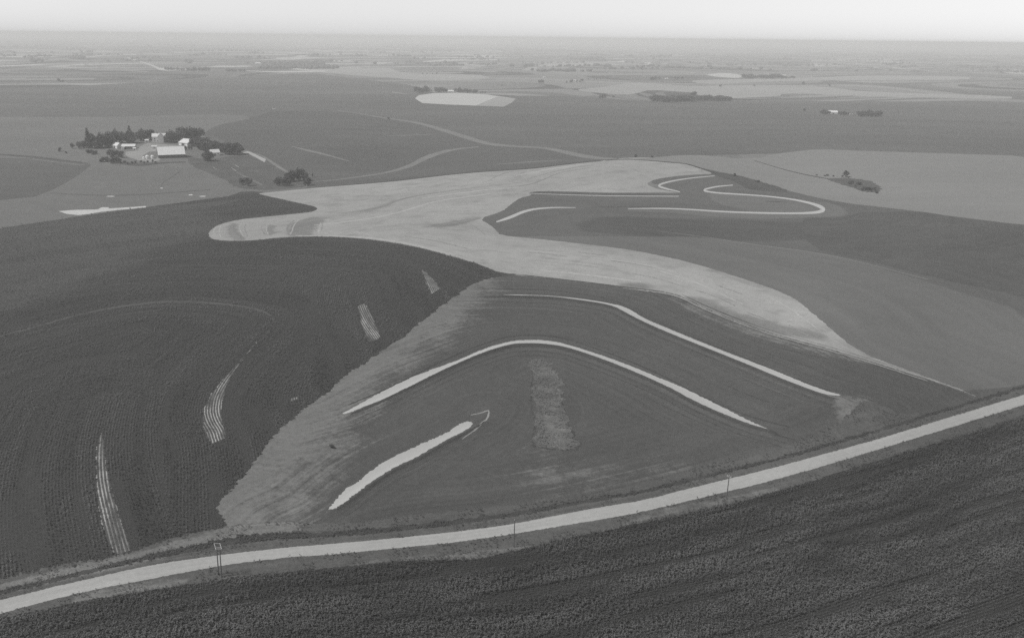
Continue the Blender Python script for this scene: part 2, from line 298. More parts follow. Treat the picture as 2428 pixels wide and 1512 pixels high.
# bright and pale fields in the distance
F('hay_field','hay_bright',[(983.8,233.6),(992.6,226.3),(1027.7,221.3),(1092,220.4),(1150.8,224),(1222.5,234.2),(1215,242.4),(1194.7,253.2),(1062.9,248.3),(1001.3,244.7)], .5, sm=0, label='bright hay field below the small grove')
F('hay_field','hay_far',[(1178,229.5),(1222.5,234.2),(1215,242.4),(1194.7,253.2),(1128,250.5)], .5, sm=0, label='duller right end of the bright hay field')
F('hay_field','hay_far',[(1363,212),(1422,208),(1489.4,197.5),(1527.5,197),(1612.4,203),(1644.7,204),(1720,203),(1832,201),(1949,205),(2050,218),(2400,228),(2400,236),(2050,229),(1949,223.4),(1852.7,222),(1849.7,229),(1732.5,232.7),(1656,220.4),(1539,213),(1515.7,220.4),(1489,225.4),(1392.7,219)], 2, label='long pale field behind the wood')
F('hay_field','hay_bright',[(1668,177),(1720,173),(1759,178),(1757,186),(1700,183)], 1, label='small bright far field')
F('hay_field','hay_far',[(1644,190),(1760,188),(1930,184),(2050,179),(2300,182),(2300,190),(2050,190),(1890,192),(1790,195),(1700,200),(1640,196)], 2, label='far pale strip field')
F('hay_field','hay_far',[(711,166),(800,160),(916,158.9),(960,175),(1130,177),(1165,183),(1150,188),(1070,191),(990,190),(900,183),(800,176)], 2, label='far pale field at centre')
F('hay_field','hay_far',[(1244,157),(1330,150),(1400,149),(1422,153),(1380,158)], 2, label='far pale lens field')
for i, (P, wd, mt) in enumerate([([(197,137),(230,133),(262,131),(323,129.6)],2,'hay_bright'),([(200,153),(264,166),(352,170.6)],2.5,'hay'),([(302,137),(364,156),(381,166),(446,164.8)],[2,3,6,4],'hay_bright'),
     ([(586,168),(650,171),(711,170),(771,169)],[1,3,4,3],'hay_bright'),([(1004,147),(1060,143),(1180,142)],[3,3.5,2],'hay_bright'),([(817,134),(899,135)],2.5,'hay'),([(1230,191),(1312,193)],4,'hay'),
     ([(855,161),(938,159)],3,'hay'),([(930,219),(965,223)],[3,1],'hay'),([(71,195),(160,196)],2,'hay'),([(1900,158),(2000,159)],2,'hay'),([(1500,128),(1600,130)],2,'hay')]):
    F('pale_strip', mt, ribbon(P, wd), 0, sm=0)
# grassed waterways in the hill field
S1 = [(800,262),(834,266.7),(875,274),(916,280.5),(989.6,290.5),(1048,307.7),(1121.5,331),(1165,343),(1230,348),(1282.6,350),(1312,354.6),(1370.5,367.8),(1414,375),(1470,378)]
F('grass_waterway','waterway',ribbon(S1,[1,1.2,1.5,2.5,4.5,7.5,8.5,6,3,4,6.5,9,7,2]),.5,sm=0)
S2 = [(743.5,430.8),(784.5,427.8),(843,420.5),(916.4,410),(975,392.7),(1004,376),(1048,360.5),(1086,353),(1136,348)]
F('grass_waterway','waterway',ribbon(S2,[1,1.5,2.2,3.5,8,10,7,3,1.5]),.5,sm=0)
F('grass_waterway','waterway',ribbon([(690,347),(735,358),(770,366),(828.5,382.4)],[1,4,4,1]),.5,sm=0)
F('grass_waterway','waterway',ribbon([(916,322.4),(970,321),(1027.7,318.8)],[.6,1.2,.8]),.2,sm=0)
F('grass_waterway','waterway',ribbon([(1175,390),(1253,384),(1330,380)],[.6,2,1]),.2,sm=0)
# farm tracks and yard
F('farmyard','dirt',[(325,352),(345,340),(372,341),(395,343),(425,345),(432,352),(372,358),(350,361),(335,372),(368,378),(374,372),(380,372),(378,382),(345,385),(300,372),(296,360),(318,358)], 1.2)
F('farm_lane','gravel',ribbon([(572,358.5),(578,360.5),(588,361),(607,370),(629,381.5)],[3,5,6,6.5,8]),0,sm=0)
F('farm_lane','waterway',ribbon([(600,363),(618,368),(635,378),(655,392),(682,409)],[1.5,2,5,6,5]),.3,sm=0)
F('field_track','pasture',ribbon([(76,377),(130,384),(180,390),(200,391)],2.5),.3,sm=0)
F('hedge_strip','dark_grass',ribbon([(-200,352),(76,372),(130,378),(195,386)],[3,4.5,4,2]),.8,sm=0)
F('hedge_strip','dark_grass',ribbon([(262,386),(300,388),(335,392),(375,387),(440,384)],[6,7,6,4,3]),1.2,sm=0)
F('hedge_strip','dark_grass',ribbon([(120,458),(240,464),(330,462),(420,456),(500,450)],[1,1.2,1.4,1.4,1]),.3,sm=0)
F('hedge_strip','dark_grass',ribbon([(432,400),(420,412),(400,425),(384,434),(383,446)],[1,1.2,1.4,1.6,1]),.3,sm=0)
F('field_track','pasture',ribbon([(560,408),(600,428),(622,438)],[2,5,4]),.3,sm=0)
for P in [[(505,396),(513,402)],[(548,397),(560,406)],[(557,391),(567,397)]]: F('dirt_streak','dirt',ribbon(P,1.2),0,sm=0)
# stubble ridge
F('corn_margin','corn_edge',[(480,500),(560,455),(614,453.5),(700,470),(760,480),(775,500),(1000,540),(1190,600),(1230,648),(1200,662),(1100,640),(950,600),(700,590),(480,600)],.2,'corn')
F('verge_margin','verge',[(2040,900),(2330,935),(2700,830),(2800,1000),(2300,1060),(1950,1150),(1950,1040)],.2,'road')
F('stubble_field','stubble',STUB,.5,'stub',1, label='pale harvested grain field along the ridge',
  wts=[(STUB, 5, .40), ([(740,516),(702,530),(690,556),(731,557.5),(740,540),(762,520)],9,.8),([(553,530),(545,540),(548,553),(566,568),(580,568),(558,548),(562,533)],5,.75),
       ([(640,534),(634,545),(640,556),(648,556),(644,545),(650,535)],4,.65),([(760,515),(830,510),(900,490),(935,475),(920,490),(850,508),(790,520)],14,.55),
       ([(780,468),(860,463),(930,463),(900,474),(800,478)],22,.5),([(1180,430),(1215,420),(1240,408),(1262,403),(1240,415),(1215,432)],14,.5),([(1330,440),(1370,420),(1400,415)],14,.4),
       ([(1010,537),(1060,530),(1110,520),(1138,517),(1110,526),(1060,537)],5,.8),([(1630,707),(1660,712),(1751,748),(1860,775),(1950,800),(1860,790),(1751,762),(1690,738)],7,.8),
       ([(1470,672),(1540,677),(1530,683),(1480,681)],5,.7)])
for P, wd in ([(552,529),(546.7,542.7),(552.6,556),(574.6,570)],[3,9,11,6]),([(640.5,532),(637.6,544),(643,555)],[3,6,5]),([(620,535),(621.5,546),(628.8,556)],[1.5,2,1.5]),([(697,523),(683,535),(681.5,547),(687.4,555)],[3,5,7,4]),([(752,530),(749,550)],2),([(766.5,527),(762,547)],2),([(583,531),(580,543),(588,560)],[1,2,1]):
    F('stubble_band','stubble_band',ribbon(P,wd),.6,'stub',0)
for P, wd in ([(800,506),(860,500),(915,488),(940,475),(1000,462),(1080,451),(1150,442),(1240,432)],[1,2.5,5,4,2,1.6,1.4,.6]),([(1158,429),(1175,419),(1195,411),(1218,406)],[1,2,2,1]),([(1120,455),(1200,446),(1262,437),(1300,421),(1330,408),(1400,398)],[1,2,2.5,2,1.6,.8]),([(1023,538),(1060,531),(1110,522),(1138,517)],[1,3,3,1]),([(1060,443),(1075,441),(1088,441)],1.5), ([(1250,598),(1300,602),(1345,608)],1.6),([(1370,598),(1440,606)],1.4),([(1450,618),(1510,626),(1560,636)],1.8),([(1500,648),(1560,660),(1610,676)],1.5),([(1650,688),(1700,704),(1745,726)],1.8),([(1700,676),(1760,698)],1.4),([(1775,742),(1815,756),(1850,776)],2.2),([(1870,770),(1910,792)],1.6),([(960,560),(1040,572),(1110,590)],1.3),([(1100,520),(1130,540),(1150,556)],1),([(1350,625),(1420,634)],1.3),([(1250,425),(1300,410),(1380,394)],1.4):
    F('stubble_streak','stubble_band',ribbon(P,wd),.5,'stub',0)
for P, wd in ([(745,534),(830,525),(900,514),(970,497),(1020,480),(1080,470),(1140,462),(1200,455)],[1,1.8,2,2.2,2.2,2,1.6,1]),([(1000,470),(1080,459),(1150,451),(1230,443)],[1,2,2,1]),([(1210,420),(1300,401),(1400,388)],[1,2,1]),([(512,537),(506,548),(509,560)],1.5),([(524,533),(519,547),(523,563)],1.5),([(572,528),(567,543),(577,561)],1.7),([(634,533),(631,545),(636,556)],1.5),([(708,521),(697,534),(692,548),(688,556)],1.8),([(760,528),(756,549)],1.5), ([(700,558.5),(850,560.5),(950,573),(1050,597),(1120,618)],[1,1.6,2,2.2,1]),([(1280,640),(1400,652),(1520,668)],1.6),([(1560,640),(1660,672),(1760,720)],1.8),([(1820,700),(1880,735),(1940,780)],2),([(1400,610),(1500,622),(1600,644)],1.5):
    F('stubble_streak','stubble_light',ribbon(P,wd),.5,'stub',0)
F('dark_crop','dark_grass',[(1194,651),(1243,655.5),(1320,664),(1400,673),(1478,683),(1560,693),(1560,697),(1470,690),(1380,680),(1290,668),(1230,661)],.6,'mid')
F('field_margin','bank',ribbon([(778,442.5),(870,434.5),(960,426.5),(1100,409.8),(1253,400.5),(1356,387.5),(1423,380.8),(1480,376.8),(1568,382.8),(1627,388.3),(1656,397),(1694,409)],[1,1.6,2,2,2,1.8,1.4,1.2,1.6,2,2.4,2]),.2,sm=0)
F('field_margin','bank',ribbon([(1788,380.5),(1850,400),(1905,413.5),(1964,424.5)],[1,1.6,1.8,2]),.3,sm=0)
F('field_margin','crop_dark',ribbon([(1265,455.8),(1363,458.8),(1450,460.5),(1540,461),(1612,461)],[2,4,4.5,4.5,2]),.3,'bowl',0)
F('field_margin','crop_dark',ribbon([(1400,491),(1450,490.5),(1520,490),(1612,491.5)],[1,3,3,1]),.3,'bowl',0)
F('field_margin','crop_dark',ribbon([(1814,477),(1840,479),(1872,479.5)],[1,2.6,1]),.2,'bowl',0)
F('tillage_line','bowl_pale',ribbon([(1735,470.7),(1780,473.5),(1817,476.5)],[.8,1.6,.8]),.1,'bowl',0)
F('tillage_line','hay',ribbon([(1560,548),(1673,561.5),(1790,580.5),(1908,594.5),(1990,609.5),(2051,623.5),(2200,662)],[.5,.9,1,1,1,1,1]),.1,'bowl',0)
# near fields
F('terraced_field','midfield',[(x - max(0, min(28, (y - 655) * .3)), y + 1) for x, y in CORNL_E[:19]]+[(500,1226),(520,1262),(640,1252),(700,1254),(860,1250),(960,1236),(1045,1226),(1110,1224),(1200,1212),(1400,1184),(1600,1136),(1800,1082),(1920,1046),(1990,1018),(2030,990),(2060,1000),(2150,1000),(2350,985),(2560,890),(2400,960),(2340,948),(2200,900),(2051,852.5),(1985.7,833),(1907.6,811.5),(1829.4,790),(1751.3,763),(1673,731.5),(1614.6,702),(1575.5,692),(1477.9,681),(1399.7,671),(1320,662),(1243.5,653.5)], .7, 'mid', 1, label='bare terraced field in the middle',
  wts=[([(1119,674),(1050,722),(962,793),(868,859),(783,925),(705,978),(640,1045),(561,1147),(512,1204),(542,1246),(580,1235),(570,1190),(640,1095),(715,1000),(800,935),(880,870),(975,802),(1060,738)],34,.80),
       ([(705,978),(640,1045),(561,1147),(512,1204),(542,1246),(640,1236),(700,1180),(760,1090),(800,1010)],24,.62),([(815,985),(900,960),(860,1010),(800,1060),(760,1110),(740,1060)],14,.45),
       ([(1250,1110),(1290,1090),(1420,1130),(1500,1120),(1600,1110),(1400,1160),(1290,1160)],22,.42),([(1990,955),(2040,942),(2051,945),(2030,962),(2000,985),(1985,972)],8,.7),
       ([(1600,705),(1640,724),(1751,770),(1850,800),(2000,840),(2051,855),(1990,847),(1850,812),(1740,775),(1660,742)],7,.55),([(1075,700),(1040,735),(1000,780),(1060,740)],20,.5)])
F('roadside_verge','verge',[(-300,1450),(-100,1395),(75,1350),(184,1326),(247,1317),(310,1301),(373,1282),(435,1264),(498,1254),(545,1245),(640,1238),(700,1240),(860,1238),(960,1222),(1045,1212),(1200,1198),(1400,1170),(1600,1122),(1800,1066),(1920,1032),(1990,1002),(2030,965),(2051,945),(2150,985),(2300,965),(2600,870),(2700,900),(2600,925),(2300,1025),(2047,1101),(1833.8,1167),(1739.8,1192),(1583,1227),(1422.6,1258),(1275.9,1292),(1181.8,1313),(1119,1327),(962,1328),(836.8,1340),(711,1352),(592.5,1361.6),(435.7,1386.7),(310,1405.5),(200,1424),(137.7,1437),(0,1467),(-200,1522),(-300,1602),(-500,1600)], .8, 'road', 1,
  wts=[([(-200,1437),(75,1372),(200,1345),(400,1297),(530,1262),(640,1245),(700,1248),(640,1252),(530,1274),(400,1307),(200,1352),(75,1382)],4,1.0),
       ([(200,1424),(310,1404),(420,1381),(440,1376),(310,1395),(180,1420)],3,1.0),([(836,1337),(962,1325),(1119,1320),(1250,1295),(1119,1312),(962,1322)],3,.6),([(1480,1243),(1600,1216),(1740,1186),(1840,1158),(1740,1180),(1600,1207)],3,.7)])
F('roadside_ditch','ditch',ribbon([(-300,1478),(-100,1425),(76,1385),(216,1351),(373,1314),(530,1281),(640,1267),(771,1265),(900,1254),(1088,1234),(1218,1216),(1423,1178),(1520,1163),(1677,1125),(1834,1089),(2047,1030),(2300,953),(2600,865)],[15,15,14,13,16,18,18,16,16,14,13,11,10,9,10,9,9,9]),.9,'road',0)
F('corn_field','corn_left',[(-600,620),(-200,570),(71,531),(200,511),(345,492),(500,471),(600,457),(612,459),(664,474),(737,490),(751,495),(735,501),(620,512),(560,520),(515,532),(495,548),(492,560),(500,568),(532,573),(590,572),(678,563.5),(766,562),(854,566.5),(942,578),(1001,590),(1059,606),(1126,625),(1150,634),(1175,644)]+CORNL_E+[(-700,1560),(-900,1000)], 1.3,'corn',1, label='dark corn field on the left',
  wts=[([(-600,620),(71,540),(345,500),(480,530),(420,560),(300,590),(180,650),(71,690),(-400,800)],60,.8),([(71,535),(345,495),(560,475),(500,490),(345,508),(150,545)],10,.8)])
F('corn_field','corn_right',[(2700,900),(2600,930),(2300,1027),(2047,1101),(1833.8,1167),(1739.8,1192),(1583,1227),(1422.6,1258),(1275.9,1292),(1181.8,1313),(1119,1327),(962,1328),(836.8,1340),(711,1352),(592.5,1361.6),(435.7,1386.7),(310,1405.5),(200,1424),(137.7,1437),(0,1467),(-200,1522),(-300,1602),(-600,1750),(-300,2100),(1000,2200),(2600,2000),(3000,1300)], .5,'road',1, label='dark corn field below the road')
F('field_track','dirt',ribbon([(1117,983),(1140,979),(1158,971),(1160,982),(1150,1000),(1128,1020),(1095,1042)],[2,2,3,5,4,3,1.5]),.2,'mid',0)
F('field_track','waterway',ribbon([(542,1250),(600,1245),(640,1240),(690,1238),(720,1241)],[2,4,4,3,1]),.2,'road',0)
def off(P, o):                               # a line beside another one, shifted in photo px
    P = smooth(np.array(P, float)); T = np.gradient(P, axis=0); T /= np.linalg.norm(T, axis=1)[:, None] + 1e-9; return P + np.stack([-T[:, 1], T[:, 0]], 1) * o
EDGE = [(1243,652),(1320,661),(1400,670),(1478,680),(1575,691.5),(1614,701.5),(1673,730.5),(1751,762),(1829,789.5),(1907,811),(1985,832.5),(2051,852),(2200,900)]
F('wheel_track','bank',ribbon(off(EDGE[4:], 6.5),[.5]+[1.3]*7+[.8]*(len(off(EDGE[4:],0))-8)),.1,'mid',0)
F('wheel_track','bank',ribbon(off(EDGE[5:], -5),[.5]+[1.5]*7+[.8]*(len(off(EDGE[5:],0))-8)),.1,'mid',0)
F('wheel_track','stubble',ribbon(off(EDGE[3:], 2.5),[.5]+[1.8]*7+[1.2]*(len(off(EDGE[3:],0))-8)),.1,'mid',0)
F('wheel_track','bank',ribbon(EDGE[:5],[1.5,2.2,2.2,2,1]),.2,'mid',0)
W2l = [(830,986),(868,970),(915,951),(978,920),(1040,889),(1087,867),(1150,840.5),(1213,822),(1260,820),(1291,821.5),(1338,828),(1422,856),(1504,889),(1583,924.5),(1645,959),(1708,987.5),(1771,1012.5),(1835,1030),(1880,1040)]
W3l = [(1130,703),(1191,704.5),(1307,708),(1363,715.5),(1422,724),(1457,733),(1489,751),(1526,770.5),(1583,795.5),(1677,833.5),(1771,871),(1833,897.5),(1896,922.5),(1953,943),(1990,949)]
W1l = [(800,1213),(822,1199),(850,1178),(888,1150),(935,1120),(997,1091),(1060,1053),(1110,1028),(1150,1003)]
for L_, w_ in ((W2l, 5), (W3l, 4), (W1l, 5)): F('terrace_bank','bank',ribbon(L_, [1] + [w_] * (len(L_) - 2) + [1]),.35,'mid',0)
for L_, o_, w_ in ((W2l, 7, 1.2), (W2l, 12, 1.6), (W2l, -26, 3), (W3l, 6, 1.2), (W3l, 11, 1.5), (W3l, -20, 2.2), (W1l, 7, 1.3), (W1l, 13, 1.8), (W1l, 20, 1.2), (W2l, 22, 1.4), (W3l, 24, 1.4)):
    Q_ = off(L_, o_); F('tillage_line', 'bank' if abs(o_) in (12, 11, 26, 20, 22) else 'verge', ribbon(Q_, [.3] + [w_] * (len(Q_) - 2) + [.3]),.3,'mid',0)
for L_ in ([(1540,690),(1600,728),(1700,775),(1800,812),(1900,838),(1960,850)],[(1560,720),(1640,765),(1760,815),(1850,848),(1930,872)],[(1700,905),(1800,945),(1880,975)],[(1520,935),(1600,975),(1680,1010),(1740,1035)]):
    F('tillage_line','bank',ribbon(L_,1.3),.4,'mid',0)
F('foot_track','verge',ribbon([(942,938),(990,955),(1040,968),(1095,992)],1.6),.3,'mid',0); F('foot_track','verge',ribbon([(1060,1075),(1110,1095),(1160,1125),(1230,1140)],1.3),.3,'mid',0)
RPO = [(1258,859),(1264,905),(1260,938),(1263,969),(1270,1013),(1261,1050),(1275,1060),(1323,1066),(1366,1066),(1381,1054),(1359,1038),(1350,1010),(1338,969),(1331,922)]
F('patch_margin','bank',ribbon(RPO,[.5,3,1,3,1.5,3,4,4,4,3,1.5,2,1,.5]),1.3,'mid',0)
F('rough_patch','rough_patch',[(1258.6,859.4),(1269.6,850),(1291.5,853),(1316.6,872),(1326,893.9),(1329,922),(1335.5,969),(1348,1010),(1357.4,1038),(1379,1053.8),(1363.7,1063),(1323,1063),(1275.9,1057),(1263,1047.6),(1272.7,1013),(1266.4,969),(1261.7,937.8),(1266.4,906.4),(1268,884.5),(1258.6,872)], 1.9, label='rough weedy patch in the middle of the field')
K1u = [(-200,850),(75,777),(160,752),(250,732),(330,720),(400,714),(480,716),(560,724),(615,733),(648,752),(645,775),(618,806)]
F('row_gap','crop_dark',ribbon(K1u,[1,3,4,4,4.5,5,4.5,4.5,3.5,3,2.4,2.4]),1.2,'corn',0)
for L_ in ([(-100,742),(75,703),(180,686),(300,672),(420,668)],[(75,648),(200,634),(330,626),(440,630),(560,628),(700,632),(860,640),(930,655)],[(60,790),(180,766),(290,745),(370,735)],[(500,735),(560,742),(610,760)],[(380,640),(470,636),(560,640)],[(75,612),(200,590),(330,575)]):
    F('row_gap','ditch',ribbon(L_,2.2),.8,'corn',0)
# corn rows standing in water
RW = [ribbon([(240,1025),(238,1080),(244,1150),(256,1210),(272,1262),(292,1308)],[6,18,30,42,46,34]), ribbon([(610,808),(560,868),(532,905),(512,945),(501,985),(508,1020),(517,1045)],[1.5,4,14,32,46,46,34]),
      ribbon([(857,722),(867,752),(882,790),(891,806)],[16,28,32,26]), ribbon([(1000,640),(1012,655),(1022,672),(1034,690)],[3,12,22,26]), ribbon([(690,948),(705,943)],[8,5])]
for q, P in enumerate(RW): F('standing_water','row_water',P,.6,'corn',0,label='water standing between corn rows')
# water held behind the terraces
WP = [[(775.6,1208.5),(789.7,1191),(821,1156.8),(852.4,1138),(899.5,1100),(946.5,1075),(1009,1047),(1056,1028),(1087.7,1006),(1106.5,996.8),(1122,1001),(1117,1012),(1106.5,1022),(1056,1047),(993.6,1084.6),(930.8,1112.9),(883.8,1144),(846,1172.5),(814.8,1197.5),(792.8,1210)],
 [(811.7,980),(836.8,966),(899.5,931.5),(962,900),(1025,875),(1087.7,853),(1150.4,824.9),(1213,807.6),(1260,805.4),(1291.5,806),(1338.6,813.9),(1422.6,840.6),(1504.5,870.4),(1551.6,890.8),(1614,915.8),(1677,947),(1739.8,978.6),(1821,1017.8),(1818,1021),(1771,1006.8),(1708.4,981.7),(1645.7,953.5),(1583,919),(1504.5,884),(1422.6,851),(1338.6,823.3),(1291.5,817),(1260,815.5),(1213,817),(1150,835.9),(1087.7,862.5),(1040.6,884.5),(978,915.8),(915,947),(868,966),(836.8,978.6),(814.8,986.4)],
 [(1191,698.6),(1213,697.9),(1307,701),(1363,706.3),(1426,715),(1473,724.5),(1498,735.5),(1526.5,754.3),(1583,777.9),(1677,817),(1771,853),(1833.8,876.6),(1896.6,903.3),(1959,926.8),(1997,936),(1984,941),(1953,937.8),(1896.6,917.4),(1833.8,892.3),(1771,865.7),(1677,828),(1583,790.4),(1526.5,765.3),(1488.9,746.5),(1457.5,728.5),(1422,719.5),(1363,711.4),(1307,704),(1213,701.4),(1191,700.6)]]
WR = [.45, .3, .22]
for P, r_ in zip(WP, WR): F('ponded_water','water',P,r_,'mid',1)
F('ponded_water','water',ribbon([(1694.5,417),(1641.7,421.8),(1597.8,428.2),(1568.5,435.6),(1560.3,440.8),(1574.3,446.4),(1612.4,455.2)],[1.5,2.2,3,4,4.5,4,2]),0,'bowl',0)
F('ponded_water','water',ribbon(LOOP2,[2,3,4,4,3.2,2.8,2.8,3.2,5,8,9,6,4.2,4,3.6,3,3,1.5]),0,'bowl',0)
F('ponded_water','water',ribbon([(1253,458.6),(1363,462.5),(1451,464.6),(1609.5,465.4)],[1,1.3,1.6,1.6]),0,'bowl',0)
F('ponded_water','water',ribbon([(1177,526),(1209.4,515.7),(1238.7,502.5),(1268,495.2),(1311.9,491.9),(1364.6,492.3)],[3,7,6,4,2.8,1.2]),0,'bowl',0)
F('pond','pond',[(138.7,500.7),(172.3,498),(231.3,496.7),(242,491.3),(258.2,491.8),(258,494.5),(314.6,490.8),(346.8,488.5),(346.8,491.8),(279.7,498),(242,502),(209.9,507.4),(185.7,510),(158.8,507.4)],.4,sm=0)
for x, y, ww in ((262,465.5,22),(452,462,12),(480,465.5,18),(383,446,7)):
    F('puddle','pond',[(x-ww/2,y),(x-ww/4,y-1),(x+ww/4,y-1.2),(x+ww/2,y),(x+ww/4,y+1.2),(x-ww/4,y+1)],0,sm=0)
F('road','gravel',ROAD,.22,'road',1, label='pale gravel road')

# ------------------------------------------------------------------ one triangulation of the whole land
TERR = [cast(smooth(np.array([p for p in L], float)))[:, :2] for L in
        ([(811,988),(868,968),(915,949),(978,918),(1040,887),(1087,865),(1150,838),(1213,819),(1260,817.5),(1291,819),(1338,825.5),(1422,853),(1504,886),(1583,921),(1645,955.5),(1708,984),(1771,1009),(1830,1026)],
         [(1191,702.5),(1307,706),(1363,713.5),(1422,722),(1457,731),(1489,749),(1526,768),(1583,793),(1677,831),(1771,868.5),(1833,895),(1896,920),(1953,940.5),(2000,947)],
         [(785,1216),(815,1201),(846,1176),(884,1148),(931,1117),(993,1089),(1056,1051),(1106,1026),(1150,1003)])]
def micro(XY):                               # ridge along each terrace, crown of the road, ditch
    z = np.zeros(len(XY)); r = np.hypot(XY[:, 0], XY[:, 1]); c = np.where((r < 900) & (r > 120))[0]; X = XY[c]; zz = np.zeros(len(c))
    for L in TERR:
        d = seg_dist(X, L)[0]; zz += .75 * np.exp(-(d / 1.9) ** 2)
    d, s, _, _ = seg_dist(X, GW['road'][0]); zz += .45 * np.exp(-(d / 5.0) ** 4); far = np.where(s > 0, d, 99); zz -= .55 * np.exp(-((far - 10) / 3.2) ** 2)
    z[c] = zz; return z
V2, E2 = [], []
for f in FIELDS:
    P = f['poly']
    for _ in range(f['sm']): P = smooth(P, True, 1)
    P = dense(P, 4 if P[:, 1].max() < 700 else 7, True)
    Wd = cast(P)[:, :2]
    if f['rough']:
        Wd = dense(Wd, max(1.0, f['rough'] * 1.1 + np.abs(Wd).max() / 700), True)
        T = np.roll(Wd, -1, 0) - np.roll(Wd, 1, 0); T /= np.linalg.norm(T, axis=1)[:, None] + 1e-9; N = np.stack([-T[:, 1], T[:, 0]], 1)
        Wd2 = np.empty((len(Wd) * 2, 2)); Wd2[0::2] = Wd; Wd2[1::2] = (Wd + np.roll(Wd, -1, 0)) / 2; N2 = np.repeat(N, 2, 0)
        n = RNG.normal(0, 1, len(Wd2)); wa = .12 if f['mat'] == 'water' else .4; n = n * (1 - wa) + np.repeat(RNG.normal(0, 1, len(Wd2) // 4 + 1), 4)[:len(Wd2)] * wa
        Wd = Wd2 + N2 * (np.clip(n, -2, 2) * f['rough'] * .55)[:, None]
    f['w'] = Wd; k = len(V2)
    V2 += [Vector((float(a), float(b))) for a, b in Wd]; E2 += [(k + i, k + (i + 1) % len(Wd)) for i in range(len(Wd))]
    if f['wts']: f['wts'] = [(cast(dense(np.array(p, float), 12, True))[:, :2], s_, a_) for p, s_, a_ in f['wts']]
for L in TERR:
    L = dense(L, 3.0); T = np.gradient(L, axis=0); T /= np.linalg.norm(T, axis=1)[:, None]; N = np.stack([-T[:, 1], T[:, 0]], 1)
    for o in (-3.6, -1.6, 0, 1.6, 3.6): V2 += [Vector((float(a), float(b))) for a, b in L + N * o]
L = dense(GW['road'][0], 3.5); T = np.gradient(L, axis=0); T /= np.linalg.norm(T, axis=1)[:, None]; N = np.stack([-T[:, 1], T[:, 0]], 1)
for o in (-7, 0, 6.5, 8.2, 10, 11.8, 14): V2 += [Vector((float(a), float(b))) for a, b in L + N * o]
rs = [140.0]
while rs[-1] < 60000: r_ = rs[-1]; rs.append(r_ + max(3.2, r_ * (.0085 if r_ < 1500 else .02 if r_ < 8000 else .07)))
for i, r_ in enumerate(rs):
    st_ = max(.36, math.degrees(3.2 / r_))
    for a in np.arange(-44, 46, st_):
        t_ = rad(a + (i % 2) * st_ / 2 + random.uniform(-.06, .06)); V2.append(Vector((r_ * math.sin(t_), r_ * math.cos(t_))))
for r_ in [8, 40, 80, 120, 160, 220, 300, 420, 600, 900, 1400, 2200, 3500, 6000, 10000, 17000, 30000, 60000]:
    for a in range(52, 310, 6): V2.append(Vector((r_ * math.sin(rad(a)), r_ * math.cos(rad(a)))))
for r_ in (8, 40, 80, 120):
    for a in range(-45, 50, 8): V2.append(Vector((r_ * math.sin(rad(a)), r_ * math.cos(rad(a)))))
res = delaunay_2d_cdt(V2, E2, [], 0, 1e-3)
VX = np.array([(v[0], v[1]) for v in res[0]]); TR = np.array([t for t in res[2] if len(t) == 3])
CEN = VX[TR].mean(1); FID = np.full(len(TR), -1)
for i, f in enumerate(FIELDS): FID[inside(CEN, f['w'])] = i
VZ = H(VX[:, 0], VX[:, 1]) + micro(VX)
a_, b_, c_ = VX[TR[:, 0]], VX[TR[:, 1]], VX[TR[:, 2]]
area = (b_[:, 0] - a_[:, 0]) * (c_[:, 1] - a_[:, 1]) - (b_[:, 1] - a_[:, 1]) * (c_[:, 0] - a_[:, 0])
TR[area < 0] = TR[area < 0][:, ::-1]
# smooth normals shared by all fields
P3 = np.column_stack([VX, VZ]); fn = np.cross(P3[TR[:, 1]] - P3[TR[:, 0]], P3[TR[:, 2]] - P3[TR[:, 0]])
VN = np.zeros_like(P3)
for k in range(3): np.add.at(VN, TR[:, k], fn)
VN /= np.linalg.norm(VN, axis=1)[:, None] + 1e-12

def across_along(XY, key):
    if not key: return XY[:, 1].copy(), XY[:, 0].copy()
    B = None
    for j, L in enumerate(GW[key]):
        d, s, al, q = seg_dist(XY, L)
        if B is None: B = [d, d * s, al, q]
        else:
            m_ = d < B[0]; B[0][m_] = d[m_]; B[1][m_] = (d * s)[m_]; B[2][m_] = al[m_] + j * 3000; B[3][m_] = q[m_]
    return B[1], B[2], B[3]
def tag(o, label=None, cat=None, group=None, kind=None):
    if label: o['label'] = label
    if cat: o['category'] = cat
    if group: o['group'] = group
    if kind: o['kind'] = kind
    return o
def mesh_np(name, V, T, mat, parent=None, uv=None, wt=None, normals=None, smooth_=False):
    me = bpy.data.meshes.new(name); V = np.asarray(V, np.float32); T = np.asarray(T, np.int32); k = T.shape[1]
    me.vertices.add(len(V)); me.vertices.foreach_set('co', V.ravel()); me.loops.add(T.size); me.loops.foreach_set('vertex_index', T.ravel())
    me.polygons.add(len(T)); me.polygons.foreach_set('loop_start', np.arange(len(T), dtype=np.int32) * k)
    me.update(calc_edges=True)
    if smooth_: me.polygons.foreach_set('use_smooth', np.ones(len(T), bool))
    if uv is not None:
        l = me.uv_layers.new(name='UVMap'); l.data.foreach_set('uv', uv[T.ravel()].astype(np.float32).ravel())
    if wt is not None:
        a = me.attributes.new('wt', 'FLOAT', 'POINT'); a.data.foreach_set('value', wt.astype(np.float32))
    me.validate()
    if normals is not None: me.normals_split_custom_set_from_vertices([tuple(n) for n in normals])
    me.materials.append(mat); o = bpy.data.objects.new(name, me); col.objects.link(o); o.parent = parent; return o
